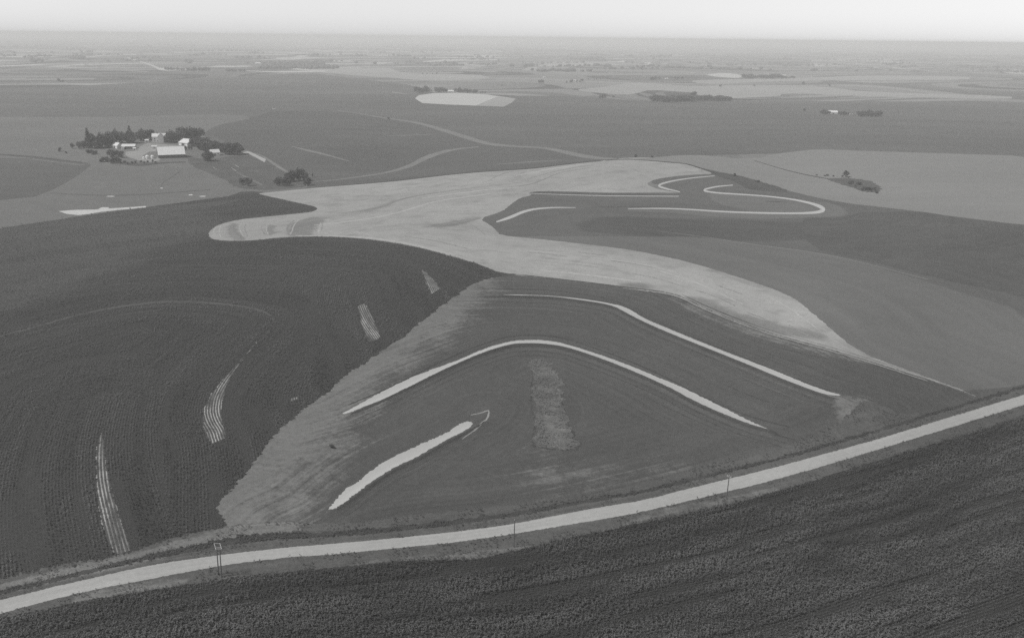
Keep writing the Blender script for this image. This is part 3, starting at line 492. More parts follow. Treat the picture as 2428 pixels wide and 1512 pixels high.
def land(name, ids, mat, key=None, wts=None, kind='structure', label=None):
    T = TR[np.isin(FID, ids)]
    if not len(T): return None
    u, inv = np.unique(T, return_inverse=True); XY = VX[u]; R_ = across_along(XY, key)
    uv = np.column_stack([R_[0], R_[1]]); wt = np.zeros(len(u))
    if wts:
        for Q, s_, a_w in wts:
            d = seg_dist(XY, np.vstack([Q, Q[:1]]))[0]; d[inside(XY, Q)] = 0; wt = np.maximum(wt, a_w * np.clip(1 - d / s_, 0, 1))
    return tag(mesh_np(name, P3[u], inv.reshape(T.shape), MATS[mat], uv=uv, wt=wt, normals=VN[u], smooth_=True), label=label, kind=kind)
land('ground', [-1], 'land')
for i, f in enumerate(FIELDS): land(f['name'], [i], f['mat'], f['key'], f['wts'], f['kind'], f['label'])

# ------------------------------------------------------------------ standing corn, real leaves on the rows
def region_ids(mat): return [i for i, f in enumerate(FIELDS) if f['mat'] == mat]
def sample_rows(poly, excl, step, rmax, key, sp=.98, rmin=0):
    lo = poly.min(0); hi = poly.max(0); lo = np.maximum(lo, [-rmax, 120]); hi = np.minimum(hi, [rmax, rmax])
    gx, gy = np.meshgrid(np.arange(lo[0], hi[0], step), np.arange(lo[1], hi[1], step)); X = np.column_stack([gx.ravel(), gy.ravel()]) + RNG.uniform(-step / 2, step / 2, (gx.size, 2))
    r = np.hypot(X[:, 0], X[:, 1]); X = X[(r < rmax) & (r >= rmin) & (np.abs(X[:, 0]) < X[:, 1] * .90 + 10) & (X[:, 0] > -X[:, 1] * .62 - 6)]
    X = X[inside(X, poly)]
    for q in excl: X = X[~inside(X, q)]
    a, al, q = across_along(X, key); n = X - q; d = np.linalg.norm(n, axis=1)[:, None] + 1e-6; sgn = np.sign(a)[:, None]
    g = n / d * sgn; tgt = (np.round(a / sp - .75) + .75) * sp
    return X + g * (tgt - a)[:, None] + RNG.normal(0, .07, X.shape), al, tgt
def vnoise(x, y, s):
    xi = np.floor(x / s).astype(int); yi = np.floor(y / s).astype(int); fx = x / s - xi; fy = y / s - yi; fx = fx * fx * (3 - 2 * fx); fy = fy * fy * (3 - 2 * fy)
    def h(a, b): v = np.sin(a * 127.1 + b * 311.7) * 43758.5453; return v - np.floor(v)
    return (h(xi, yi) * (1 - fx) + h(xi + 1, yi) * fx) * (1 - fy) + (h(xi, yi + 1) * (1 - fx) + h(xi + 1, yi + 1) * fx) * fy
def leaves(name, XY, S, mat, nb=7, tone=None, label=None, spread=(.35, .75), height=(.25, 1.0), wide=.16):
    n = len(XY); z = H(XY[:, 0], XY[:, 1]) + micro(XY); B = np.repeat(np.column_stack([XY, z]), nb, 0); s = np.repeat(S, nb); N = n * nb
    th = RNG.uniform(0, 6.283, N); h0 = RNG.uniform(height[0] * .3, height[1] * .8, N) * s; L = RNG.uniform(*spread, N) * s; w_ = RNG.uniform(wide * .7, wide * 1.3, N) * s
    d = np.column_stack([np.cos(th), np.sin(th), np.zeros(N)]); t = np.column_stack([-np.sin(th), np.cos(th), np.zeros(N)]); up_ = np.array([0, 0, 1.0])
    base = B + up_ * h0[:, None]; midp = base + d * (L * .5)[:, None] + up_ * (L * RNG.uniform(.25, .6, N))[:, None]; tip = base + d * L[:, None] + up_ * (L * RNG.uniform(-.1, .5, N))[:, None]
    V = np.stack([base, midp + t * w_[:, None], tip, midp - t * w_[:, None]], 1).reshape(-1, 3); k = np.arange(N)[:, None] * 4
    T = np.concatenate([k + np.array([[0, 1, 3]]), k + np.array([[1, 2, 3]])], 0)
    return tag(mesh_np(name, V, T, mat, wt=None if tone is None else np.repeat(tone, nb * 4)), label=label, kind='stuff')
def leaf_mat(key, c, var=.35, sc_=.25, trans=.15, tone=0):
    m_, t, b = nmat(key); geo = t.nodes.new('ShaderNodeNewGeometry').outputs['Position']
    a = noise(t, geo, sc_, 3, .7); b2 = noise(t, geo, 3.0, 2, .7)
    v = mnode(t, 'MULTIPLY', c, mnode(t, 'ADD', 1 - var, mnode(t, 'MULTIPLY', mnode(t, 'ADD', a, b2), var)))
    if tone:                                 # how lush each plant stands, varying along the planted rows
        at_ = t.nodes.new('ShaderNodeAttribute'); at_.attribute_name = 'wt'; v = mnode(t, 'MULTIPLY', v, mnode(t, 'ADD', 1 - tone, mnode(t, 'MULTIPLY', at_.outputs['Fac'], tone * 2)))
    cmb = t.nodes.new('ShaderNodeCombineColor')
    for i in range(3): t.links.new(v, cmb.inputs[i])
    t.links.new(cmb.outputs[0], b.inputs['Base Color']); b.inputs['Roughness'].default_value = .6; b.inputs['Specular IOR Level'].default_value = .25
    MATS[key] = m_; return m_
leaf_mat('corn_leaf', .078, .4, tone=.75); leaf_mat('weed_leaf', .066, .5); leaf_mat('straw_leaf', .135, .4); leaf_mat('tree_leaf', .085, .55, .12); leaf_mat('tree_leaf_light', .10, .5, .12)
FW = {f['name'] + str(i): f['w'] for i, f in enumerate(FIELDS)}
cl = next(f['w'] for f in FIELDS if f['mat'] == 'corn_left'); crt = next(f['w'] for f in FIELDS if f['mat'] == 'corn_right')
roadw = FIELDS[-1]['w']; waterr = [f['w'] for f in FIELDS if f['mat'] == 'row_water']
X, al, ac = sample_rows(crt, [roadw], .74, 460, 'road')
S = RNG.uniform(.75, 1.25, len(X)); g = vnoise(al, ac * 13, 38); S *= np.clip((g - .1) * 4, .5, 1); S *= .8 + .4 * vnoise(X[:, 0], X[:, 1], 4)
tn = vnoise(al * .10, ac, 7) * .5 + vnoise(al * .16 + 9, ac, 2.4) * .5
leaves('corn_plants', X, S * 1.15, MATS['corn_leaf'], 7, tn, spread=(.24, .5), wide=.13, label='knee high corn plants below the road')
print('corn right', len(X))
PK = []
for st_, r0, r1, k_ in ((.95, 0, 330, 1.0), (1.15, 330, 450, 1.1), (1.6, 450, 620, 1.3), (2.3, 620, 1000, 1.6)):
    X, al, ac = sample_rows(cl, [], st_, r1, 'corn', rmin=r0); PK.append(np.column_stack([X, al, ac, np.full(len(X), k_)]))
PK = np.vstack(PK); X, al, ac = PK[:, :2], PK[:, 2], PK[:, 3]
S = RNG.uniform(.7, 1.2, len(X)) * PK[:, 4]
for q in waterr: m_ = inside(X, q); S[m_] *= .2 + .6 * vnoise(X[m_, 0], X[m_, 1], 2.5)
for f in FIELDS:
    if f['name'] == 'row_gap': S[inside(X, f['w'])] *= .3
g = vnoise(al * .5, ac * 7, 26); S *= np.clip((g - .12) * 5, .5, 1); S *= .8 + .4 * vnoise(X[:, 0], X[:, 1], 6)
tn = vnoise(al * .07, ac, 9) * .45 + vnoise(al * .10 + 9, ac, 3.0) * .55
leaves('corn_plants', X, S, MATS['corn_leaf'], 6, tn, spread=(.22, .46), wide=.13, height=(.2, .8), label='corn plants on the left field')
print('corn left', len(X))
# weeds of the ditch, verge and rough patch
def scatter(poly, step, excl=()):
    lo = poly.min(0); hi = poly.max(0); lo = np.maximum(lo, [-260, 150]); hi = np.minimum(hi, [340, 420])
    gx, gy = np.meshgrid(np.arange(lo[0], hi[0], step), np.arange(lo[1], hi[1], step)); X = np.column_stack([gx.ravel(), gy.ravel()]) + RNG.uniform(-step / 2, step / 2, (gx.size, 2))
    X = X[inside(X, poly)]
    for q in excl: X = X[~inside(X, q)]
    return X
dw = next(f['w'] for f in FIELDS if f['name'] == 'roadside_ditch'); vw = next(f['w'] for f in FIELDS if f['name'] == 'roadside_verge'); rw = next(f['w'] for f in FIELDS if f['name'] == 'rough_patch')
X = scatter(dw, .7); g = vnoise(X[:, 0], X[:, 1], 3.5); X = X[g > .4]; leaves('ditch_weeds', X, RNG.uniform(.3, .8, len(X)), MATS['weed_leaf'], 7, wide=.17)
X = scatter(vw, 1.1, [roadw, crt, dw, cl]); g = vnoise(X[:, 0], X[:, 1], 4.5); X = X[g > .55]; leaves('verge_weeds', X, RNG.uniform(.3, .8, len(X)), MATS['weed_leaf'], 6)
X = scatter(rw, .9); g = vnoise(X[:, 0] + 50, X[:, 1] * .8, 3.0); X = X[g > .35]; leaves('rough_weeds', X, RNG.uniform(.35, .9, len(X)), MATS['straw_leaf'], 6, wide=.14)

# ------------------------------------------------------------------ trees
def tube_bm(bm, pts, rads, n=7):
    rings = []
    for i, (p, r_) in enumerate(zip(pts, rads)):
        d = (pts[min(i + 1, len(pts) - 1)] - pts[max(i - 1, 0)]).normalized(); a = d.orthogonal().normalized(); b = d.cross(a)
        rings.append([bm.verts.new(p + (a * math.cos(k * 6.283 / n) + b * math.sin(k * 6.283 / n)) * r_) for k in range(n)])
    for A, B in zip(rings[:-1], rings[1:]):
        for k in range(n): bm.faces.new((A[k], A[(k + 1) % n], B[(k + 1) % n], B[k]))
    bm.faces.new(rings[0][::-1]); bm.faces.new(rings[-1])
def bm_obj(name, bm, mat, parent=None, link=True):
    me = bpy.data.meshes.new(name); bm.to_mesh(me); bm.free(); me.materials.append(mat); o = bpy.data.objects.new(name, me); col.objects.link(o); o.parent = parent; return o
bark = flat_mat('bark', .09, .3, .9, 2)
def crown_np(lobes, n, size, seed):
    g = np.random.default_rng(seed); V = []; tot = sum(l[3] * l[4] for l in lobes)
    for (cx, cy, cz, rx, rz) in lobes:
        k = int(n * rx * rz / tot); u = g.normal(0, 1, (k, 3)); u /= np.linalg.norm(u, axis=1)[:, None]; rr = g.uniform(.55, 1.08, k) ** .7
        V.append(np.column_stack([cx + u[:, 0] * rx * rr, cy + u[:, 1] * rx * rr, cz + u[:, 2] * rz * rr]))
    C = np.vstack(V); N = len(C); a = g.normal(0, 1, (N, 3)); a /= np.linalg.norm(a, axis=1)[:, None]; b = np.cross(a, g.normal(0, 1, (N, 3))); b /= np.linalg.norm(b, axis=1)[:, None]
    s = g.uniform(.6, 1.3, N)[:, None] * size
    Q = np.stack([C - a * s, C + b * s * .7, C + a * s, C - b * s * .7], 1).reshape(-1, 3); k = np.arange(N)[:, None] * 4
    return Q, k + np.array([[0, 1, 2, 3]])
PROTO = {}
def proto(kind, seed):                       # unit trees ten metres tall
    g = random.Random(seed); key = (kind, seed)
    if key in PROTO: return PROTO[key]
    if kind == 'round':
        lobes = [(0, 0, 5.6, 3.1, 3.2), (.6, -.4, 2.6, 2.0, 1.6)] + [(math.cos(a) * 2.2 * g.uniform(.7, 1.2), math.sin(a) * 2.2 * g.uniform(.7, 1.2), g.uniform(3.6, 7.6), g.uniform(1.5, 2.3), g.uniform(1.3, 2.1)) for a in [g.uniform(0, 6.28) for _ in range(8)]]; n = 520; sz = .52
    elif kind == 'egg':
        lobes = [(g.uniform(-.6, .6), g.uniform(-.6, .6), z, r_, 1.7) for z, r_ in ((2.2, 2.1), (4.0, 2.6), (5.8, 2.3), (7.4, 1.7), (8.7, 1.0))] + [(math.cos(a) * 1.8, math.sin(a) * 1.8, g.uniform(2.5, 6), 1.2, 1.2) for a in [g.uniform(0, 6.28) for _ in range(4)]]; n = 470; sz = .48
    elif kind == 'tall':
        lobes = [(g.uniform(-.25, .25), g.uniform(-.25, .25), z, r_, 1.1) for z, r_ in ((1.8, 1.1), (3.2, 1.4), (4.8, 1.35), (6.3, 1.15), (7.8, .85), (9.0, .5))]; n = 420; sz = .4
    elif kind == 'cone':
        lobes = [(0, 0, z, r_, .9) for z, r_ in ((1.5, 3.0), (2.8, 2.6), (4.2, 2.1), (5.6, 1.6), (7.0, 1.1), (8.3, .7), (9.3, .35))]; n = 520; sz = .42
    else:
        lobes = [(math.cos(a) * g.uniform(.5, 4), math.sin(a) * g.uniform(.5, 4), g.uniform(2.5, 6.5), g.uniform(2, 3.2), g.uniform(2, 3.2)) for a in [g.uniform(0, 6.28) for _ in range(6)]]; n = 420; sz = .8
    Q, Fq = crown_np(lobes, n, sz, seed); me = bpy.data.meshes.new('crown')
    me.from_pydata(Q.tolist(), [], Fq.tolist()); me.materials.append(MATS['tree_leaf_light' if seed % 3 == 2 else 'tree_leaf'])
    bm = bmesh.new(); top = 5.5 if kind != 'bush' else 2.5
    tube_bm(bm, [Vector((0, 0, -.6)), Vector((.05, 0, 1.5)), Vector((-.05, .1, 3.2)), Vector((.1, 0, top))], [.38, .30, .22, .1])
    if kind != 'bush' and kind != 'tall':
        for k in range(5):
            a = k * 1.26 + g.uniform(-.3, .3); z = g.uniform(2.0, 4.0); tube_bm(bm, [Vector((0, 0, z)), Vector((math.cos(a) * 1.1, math.sin(a) * 1.1, z + 1.1)), Vector((math.cos(a) * 2.2, math.sin(a) * 2.2, z + 1.9))], [.16, .11, .04], 5)
    tm = bpy.data.meshes.new('trunk'); bm.to_mesh(tm); bm.free(); tm.materials.append(bark)
    PROTO[key] = (me, tm); return PROTO[key]
TN = {'round': 'broadleaf_tree', 'egg': 'broadleaf_tree', 'tall': 'poplar_tree', 'cone': 'conifer_tree', 'bush': 'bush'}
TREES = []
def tree(kind, px, py, hpx, label, group=None, wide=1.0):
    p = at(px, py); s = hpx * mpp(p) / 10.0; sd_ = random.randint(0, 4); cm, tm = proto(kind, sd_)
    r_ = bpy.data.objects.new(TN[kind], None); col.objects.link(r_); r_.location = p; r_.rotation_euler = (0, 0, random.uniform(0, 6.28)); r_.scale = (s * wide, s * wide, s)
    tag(r_, label, 'bush' if kind == 'bush' else 'tree', group); r_.empty_display_size = 1
    c = bpy.data.objects.new('crown', cm); col.objects.link(c); c.parent = r_
    t = bpy.data.objects.new('trunk' if kind != 'bush' else 'stem', tm); col.objects.link(t); t.parent = r_; TREES.append(r_); return r_
ORD = 'first second third fourth fifth sixth seventh eighth ninth tenth eleventh twelfth'.split()
def row(n, x0, x1, y0, y1, h0, h1, label, group, kinds=('round','round','egg'), wide=(.85, 1.2), jy=2):
    for i in range(n):
        f = (i + random.uniform(.15, .85)) / n; lb = label + (', ' + ORD[i] + ' from the left' if n <= 12 else '')
        if n <= 12 and len(lb.split()) > 15: lb = label + ', ' + ORD[i] + ' from left'
        tree(random.choice(kinds), x0 + (x1 - x0) * f, y0 + (y1 - y0) * f + random.uniform(-jy, jy), random.uniform(h0, h1), lb, group, random.uniform(*wide))
G = 'trees of the farmstead grove'
row(5,184,207,353,352,14,19,'low dark tree at the left end of the farmstead grove','low trees at the left end of the grove')
row(12,208,266,352,349,27,38,'tall dark tree left of the white farm buildings','trees left of the farm buildings')
row(5,262,292,342,338,28,34,'dark tree behind the leftmost white barn','trees behind the leftmost barn')
tree('tall',211,352,48,'slender tree standing highest above the left part of the farm grove')
tree('cone',309,339,39,'pointed conifer behind the white sheds, tallest in mid grove',None,1.25)
row(3,293,325,338,338,24,30,'dark tree beside the pointed conifer','trees beside the conifer')
row(8,324,362,334,331,22,28,'dark tree between the conifer and the white farmhouse','trees left of the farmhouse')
row(9,396,426,339,335,24,31,'dark tree right of the white farmhouse','trees right of the farmhouse')
row(10,424,476,329,329,23,29,'tree rising behind the bright machine shed','trees behind the machine shed')
row(9,470,500,352,366,25,33,'leafy tree right of the machine shed','trees right of the machine shed')
row(8,452,500,346,352,20,27,'tree standing behind and right of the bright machine shed','trees right behind the machine shed')
row(5,484,500,380,382,20,26,'dark tree in front of the half hidden white cottage','trees in front of the cottage')
row(6,500,534,358,360,18,27,'tree behind the half hidden white cottage','trees behind the cottage')
row(8,532,568,366,368,22,34,'leafy tree at the right end of the farm grove','trees at the right end of the grove')
row(3,438,456,357,355,9,13,'small tree between the long barn and the machine shed','small trees beside the machine shed')
row(6,257,290,372,375,15,22,'shrubby tree in front of the leftmost barn','trees in front of the leftmost barn')
row(6,203,232,363,366,9,13,'dark bush along the pasture left of the farm','bushes along the left pasture',('bush',))
row(7,238,286,383,387,11,15,'dark bush below the farm, beside the pasture','bushes below the farm',('bush',))
row(9,290,372,389,386,5,8,'low bush along the yard fence below the white bins','bushes along the yard fence',('bush',))
row(4,560,575,362,361,8,12,'low bush where the farm lane bends','bushes at the lane bend',('bush',))
tree('round',172,352,14,'small lone tree just left of the farm grove')
tree('bush',139.7,359,11,'round lone bush in the pasture far left of the farm')
tree('bush',156,364,6,'tiny bush right of the round lone bush in the pasture')
tree('round',574,438,18,'pale leafy tree left of the dark clump below the lane',None,1.1)
tree('round',589,441,22,'broad leafy tree left of the dark clump below the lane',None,1.3)
row(5,652,690,441,441,17,25,'dark tree at the left of the clump near the lane','left trees of the clump by the stubble tip')
row(6,678,726,432,428,24,32,'tree at the back of the clump at the end of the lane','back trees of the clump by the stubble tip')
row(3,722,736,440,438,16,24,'dark tree at the right of the clump near the lane','right trees of the clump by the stubble tip')
tree('bush',789,1060,10,'dark low bush alone in the pale weedy edge of the terraced field',None,1.5)
tree('tall',741,418,8,'small thin tree just right of the clump',None,1.6)
# distant groves, each tree on its own
row(6,985,1018,221,220,13,19,'tree in the tall left block behind the bright hay field','left block of the grove behind the bright field',wide=(1.2,1.6),jy=.8)
row(6,1030,1061,219,219,10,14,'tree between the tall block and the white house','middle trees of the grove behind the bright field',wide=(1.2,1.6),jy=.8)
row(9,1076,1132,219,222,9,14,'tree right of the white house behind the bright field','right trees of the grove behind the bright field',wide=(1.2,1.7),jy=.8)
row(3,1137,1151,222,222,5,6,'small tree at the right tip of the bright field grove','last trees of the grove behind the bright field',wide=(1.3,1.6),jy=.5)
row(26,1547,1640,242,240,11,17,'tree in the left half of the dark wood on the pale hillside','left half of the hillside wood',('round','bush'),(1.3,1.8),2.5)
row(18,1640,1731,238,240,10,15,'tree in the right half of the dark wood on the pale hillside','right half of the hillside wood',('round','bush'),(1.3,1.8),1.8)
tree('round',1643,236,20,'tallest tree standing above the hillside wood',None,1.1)
row(16,1760,1862,186,186,7,12,'tree in the long wood beyond the small bright field','long wood beyond the bright field',wide=(1.8,2.4),jy=.8)
row(4,1862,1885,187,186,4,6,'small tree at the right tip of the long far wood','right tip of the long wood',wide=(1.8,2.4),jy=.5)
row(4,1541,1565,190,189,6,9,'tree at the left end of the far farm below the horizon','left trees of the far right farm',wide=(1.5,2),jy=.5)
row(4,1598,1624,188,187,5,7,'tree at the right end of the far farm below the horizon','right trees of the far right farm',wide=(1.5,2),jy=.5)
row(3,1278,1288,198,198,8,11,'tree of the small clump beside the far pale strip','small clump beside the far strip',wide=(1.2,1.5),jy=.5)
row(6,1338,1386,198,194,5,9,'tree around the far farm at the centre','trees of the far centre farm',wide=(1.2,1.6),jy=.8)
row(4,1392,1432,190,188,3,5,'small tree beyond the far centre farm','trees beyond the far centre farm',wide=(1.3,1.8),jy=.5)
row(3,1420,1435,235,232,8,10,'one of three trees left of the hillside wood','three trees left of the hillside wood',wide=(1,1.3),jy=.5)
tree('round',1454,232,6,'small lone tree between the three trees and the hillside wood',None,1.3)
for x, y, h, l in ((1709,206,6,'lone tree on the long pale field, left of two'),(1788,205,5,'lone tree on the long pale field, right of two'),(1904,201,8,'lone tree on the upper edge of the long pale field'),(1968,205,5,'tiny tree on the edge of the long pale field'),(1907,264,8,'lone tree left of the farm at the right edge'),(921,283,6,'dark lone bush on the grass waterway'),(1507,374,9,'larger of the two round bushes on the crest'),(1545,374,6,'smaller of the two round bushes on the crest'),(2006.5,420,17,'lone tree in the meadow above the brush patch'),(1744,417,7,'dark bush on the ridge line, the upper one'),(1797,432,6,'dark bush on the ridge line, the lower one'),(140,194,9,'dark clump standing alone far beyond the farm')):
    tree('round' if h > 7 else 'bush', x, y, h, l, None, 1.3)
tree('bush',147,195,6,'small bush at the right of the far lone clump',None,2)
row(9,1947,1966,270,271,7,11,'tree left of the white shed at the right edge of the land','left trees of the right edge farm',wide=(1.2,1.6),jy=.8)
row(7,1986,2012,271,273,6,9,'tree between the two white sheds at the right edge farm','middle trees of the right edge farm',wide=(1.2,1.6),jy=.8)
row(12,2032,2090,276,276,11,16,'tree at the right end of the right edge farm','right trees of the right edge farm',wide=(1.1,1.5),jy=1)
row(12,2014,2080,436,458,4,8,'shrub in the brush patch at the right','shrubs of the brush patch',('bush','round'),(1.2,1.8),6)
row(5,1930,2000,416,420,3,5,'low shrub along the dark line above the brush patch','low shrubs above the brush patch',('bush',),(1.2,1.8),1)
row(9,392,437,166,167,5,7,'tree in the left row beyond the pale strip','left far tree row beyond the strip',wide=(1.8,2.5),jy=.6)
row(9,445,499,168,169,7,10,'tree in the taller row beyond the pale strip','taller far tree row beyond the strip',wide=(1.6,2.2),jy=.6)
row(8,534,582,170,170,5,7,'tree in the right row beyond the pale strip','right far tree row beyond the strip',wide=(1.8,2.5),jy=.6)
row(16,1019,1101,158,157,5,7,'tree of the striped far plantation below the thin bright strip','far plantation at the centre',wide=(1.2,1.6),jy=.5)
row(4,1000,1040,176,176,3,4,'small far tree above the pale centre field','small far trees above the centre field',wide=(1.5,2),jy=.5)
# woods and tree lines too far off to tell apart: one mass
def lump(name, spots, mat, label):
    V, T = [], []; k = 0; t_ = (1 + 5 ** .5) / 2
    ico = np.array([(-1,t_,0),(1,t_,0),(-1,-t_,0),(1,-t_,0),(0,-1,t_),(0,1,t_),(0,-1,-t_),(0,1,-t_),(t_,0,-1),(t_,0,1),(-t_,0,-1),(-t_,0,1)]) / 1.9
    fc = np.array([(0,11,5),(0,5,1),(0,1,7),(0,7,10),(0,10,11),(1,5,9),(5,11,4),(11,10,2),(10,7,6),(7,1,8),(3,9,4),(3,4,2),(3,2,6),(3,6,8),(3,8,9),(4,9,5),(2,4,11),(6,2,10),(8,6,7),(9,8,1)])
    z = H([s[0] for s in spots], [s[1] for s in spots])
    for (x, y, r_, h), zz in zip(spots, z):
        v = ico * np.array([r_, r_, h * .55]) * RNG.uniform(.8, 1.2, (12, 1)) + np.array([x, y, zz + h * .45]); V.append(v); T.append(fc + k); k += 12
    return tag(mesh_np(name, np.vstack(V), np.vstack(T), mat), label=label, kind='stuff')
spots = []
def wood(x0, x1, y0, y1, n, h=(9, 15), r_=(6, 12)):
    P = cast(np.column_stack([RNG.uniform(x0, x1, n), RNG.uniform(y0, y1, n)]))
    for p in P: spots.append((p[0], p[1], RNG.uniform(*r_), RNG.uniform(*h)))
wood(616,800,160,164,150); wood(640,770,150,160,140); wood(165,200,136,141,60); wood(1260,1400,168,171,30)
for _ in range(520):                         # hedgerow trees and shelter belts out to the horizon
    x = RNG.uniform(-150, 2550); y = 94 + (RNG.uniform(0, 1) ** 1.5) * 66; p = cast([(x, y + .011 * (x - AX))])[0]; n = RNG.integers(1, 12) if RNG.uniform() < .8 else RNG.integers(12, 30); a = RNG.choice([.21, .21 + 1.571, .5, 0]); D = 11 if y > 125 else 20; sw_ = RNG.uniform(2, 30)
    for i in range(n):
        if RNG.uniform() < .3: continue
        q = (p[0] + math.cos(a) * i * D + RNG.normal(0, sw_), p[1] + math.sin(a) * i * D + RNG.normal(0, sw_)); big = RNG.uniform() ** 2
        if math.hypot(*q) < 52000: spots.append((q[0], q[1], 5 + 7 * big, 5 + 11 * big * RNG.uniform(.7, 1)))
lump('far_woodland', spots, MATS['tree_leaf'], 'far woods and hedgerow trees below the horizon')

# ------------------------------------------------------------------ farm buildings
white = flat_mat('white_paint', .72, .08, .6, .6); roofw = flat_mat('white_metal_roof', .66, .08, .45, .3); roofg = flat_mat('grey_roof', .45, .12, .6, .5)
dkwood = flat_mat('weathered_wood', .10, .25, .8, 1.5); glass = flat_mat('dark_glass', .03, .1, .2, 1); pole_m = flat_mat('pole_wood', .13, .3, .9, 1.2); armm = flat_mat('crossarm_wood', .32, .2, .8, 2)
def box(bm, x0, x1, y0, y1, z0, z1):
    v = [bm.verts.new(p) for p in ((x0,y0,z0),(x1,y0,z0),(x1,y1,z0),(x0,y1,z0),(x0,y0,z1),(x1,y0,z1),(x1,y1,z1),(x0,y1,z1))]
    for f in ((0,3,2,1),(4,5,6,7),(0,1,5,4),(1,2,6,5),(2,3,7,6),(3,0,4,7)): bm.faces.new([v[i] for i in f])
def gable(root, w_, d, hw, rise, wm, rm, ov=.5, door=None, wins=(), loc=(0, 0), rot=0, suffix=True, batten=True):
    """ridge along local x; front is local -y"""
    def place(o): o.parent = root; o.location = (loc[0], loc[1], 0); o.rotation_euler = (0, 0, rot); return o
    bm = bmesh.new(); x, y = w_ / 2, d / 2
    pts = [(-y, -1.5), (y, -1.5), (y, hw), (0, hw + rise), (-y, hw)]
    A = [bm.verts.new((-x, a, b)) for a, b in pts]; B = [bm.verts.new((x, a, b)) for a, b in pts]
    bm.faces.new(A[::-1]); bm.faces.new(B)
    for i in range(5):
        if i in (2, 3): continue
        bm.faces.new((A[i], A[(i + 1) % 5], B[(i + 1) % 5], B[i]))
    bm.normal_update(); place(bm_obj('wall', bm, wm))
    bm = bmesh.new(); sl = rise / y
    for s in (-1, 1):
        e = (y + ov); ze = hw + rise - e * sl; th = .18
        q = [(-x - ov, 0, hw + rise + .05), (x + ov, 0, hw + rise + .05), (x + ov, s * e, ze + .05), (-x - ov, s * e, ze + .05)]
        lo = [bm.verts.new(p) for p in q]; hi = [bm.verts.new((p[0], p[1], p[2] + th)) for p in q]
        bm.faces.new(lo); bm.faces.new(hi)
        for i in range(4): bm.faces.new((lo[i], lo[(i + 1) % 4], hi[(i + 1) % 4], hi[i]))
        n = max(4, int(w_ / 1.2))
        for k in range(n + 1):                # standing seams
            xx = -x - ov + (w_ + 2 * ov) * k / n
            a = [bm.verts.new(p) for p in ((xx - .03, 0, hw + rise + .05 + th), (xx + .03, 0, hw + rise + .05 + th), (xx + .03, s * e, ze + .05 + th), (xx - .03, s * e, ze + .05 + th))]
            b = [bm.verts.new((v.co.x, v.co.y, v.co.z + .07)) for v in a]; bm.faces.new(b)
            for i in range(4): bm.faces.new((a[i], a[(i + 1) % 4], b[(i + 1) % 4], b[i]))
    bmesh.ops.recalc_face_normals(bm, faces=bm.faces); place(bm_obj('roof', bm, rm))
    if door:
        for dx, dw, dh in door:
            bm = bmesh.new(); box(bm, dx - dw / 2, dx + dw / 2, -y - .09, -y + .02, 0, dh); place(bm_obj('door', bm, dkwood))
    for dx, zz, ww in wins:
        bm = bmesh.new(); box(bm, dx - ww / 2, dx + ww / 2, -y - .06, -y + .02, zz, zz + 1.3); place(bm_obj('window', bm, glass))
def bld(name, px, py, rz, label, cat):
    r_ = bpy.data.objects.new(name, None); col.objects.link(r_); p = at(px, py); r_.location = p; r_.rotation_euler = (0, 0, rad(rz)); tag(r_, label, cat); return r_, mpp(p)
r_, k = bld('barn', 406, 372, 22, 'long barn with a big pale sloping roof in the middle of the farm', 'barn')
gable(r_, 60*k, 17, 3.6, 7.4, dkwood, roofw, .5, [(-60*k*.42, 3, 3.0), (60*k*.2, 3.5, 3)], [(-6, 1.2, 1), (0, 1.2, 1), (14, 1.2, 1)])
r_, k = bld('machine_shed', 447, 344, -32, 'bright white machine shed with a low roof behind the long barn', 'shed')
gable(r_, 15, 17, 3.4, 3.8, white, roofw, .5, [(0, 5, 3.2)], [])
r_, k = bld('farmhouse', 380, 337, 12, 'white two storey farmhouse with cross gables among trees', 'house')
gable(r_, 18, 7, 7.0, 3.4, white, roofw, .4, [], [(-6, 1.2, 1), (-3, 1.2, 1), (5.5, 1.2, 1), (-6, 3.8, 1), (5.5, 3.8, 1)])
gable(r_, 11, 7, 7.4, 4.0, white, roofw, .4, [(0.5, 1.2, 2.1)], [(-1.6, 1.0, 1), (1.8, 1.0, 1), (-1.3, 3.6, 1), (1.3, 3.6, 1)], loc=(1.5, -2.5), rot=rad(90))
bm = bmesh.new(); box(bm, -3.4, -2.6, -.4, .4, 9, 12.6); c_o = bm_obj('chimney', bm, dkwood, [q for q in r_.children if q.name.startswith('roof')][0])
r_, k = bld('small_barn', 278, 351, -38, 'small pale roofed barn at the left end of the yard', 'barn')
gable(r_, 11, 7, 3.2, 3.0, white, roofw, .4, [(0, 2.6, 2.6)], [(-3.5, 1.2, 1)])
r_, k = bld('open_shed', 306, 352, 8, 'white L shaped shed with a side wing, right of the small barn', 'shed')
gable(r_, 15, 7, 2.8, 2.2, dkwood, roofw, .4, [(2, 4, 2.3)], [])
gable(r_, 8, 3, 2.2, .9, white, roofw, .3, [], [], loc=(-5.5, -6), rot=rad(90))
r_, k = bld('hut', 319, 356, 15, 'tiny white hut beside the L shaped shed', 'hut')
gable(r_, 3.4, 2.6, 2.0, .9, white, roofw, .2, [(0, .9, 1.7)], [])
r_, k = bld('hut', 366, 352, 18, 'tiny white lean building touching the left end of the long barn', 'hut')
gable(r_, 6, 3, 2.2, 1.1, white, roofw, .2, [(0, .9, 1.7)], [])
r_, k = bld('hut', 348, 337, 20, 'tiny pale hut between the pointed conifer and the farmhouse', 'hut')
gable(r_, 4.5, 3, 2.2, 1.0, white, roofw, .2, [(0, .9, 1.7)], [])
r_, k = bld('cottage', 509, 368, 30, 'small white cottage half hidden by trees, right of the barns', 'house')
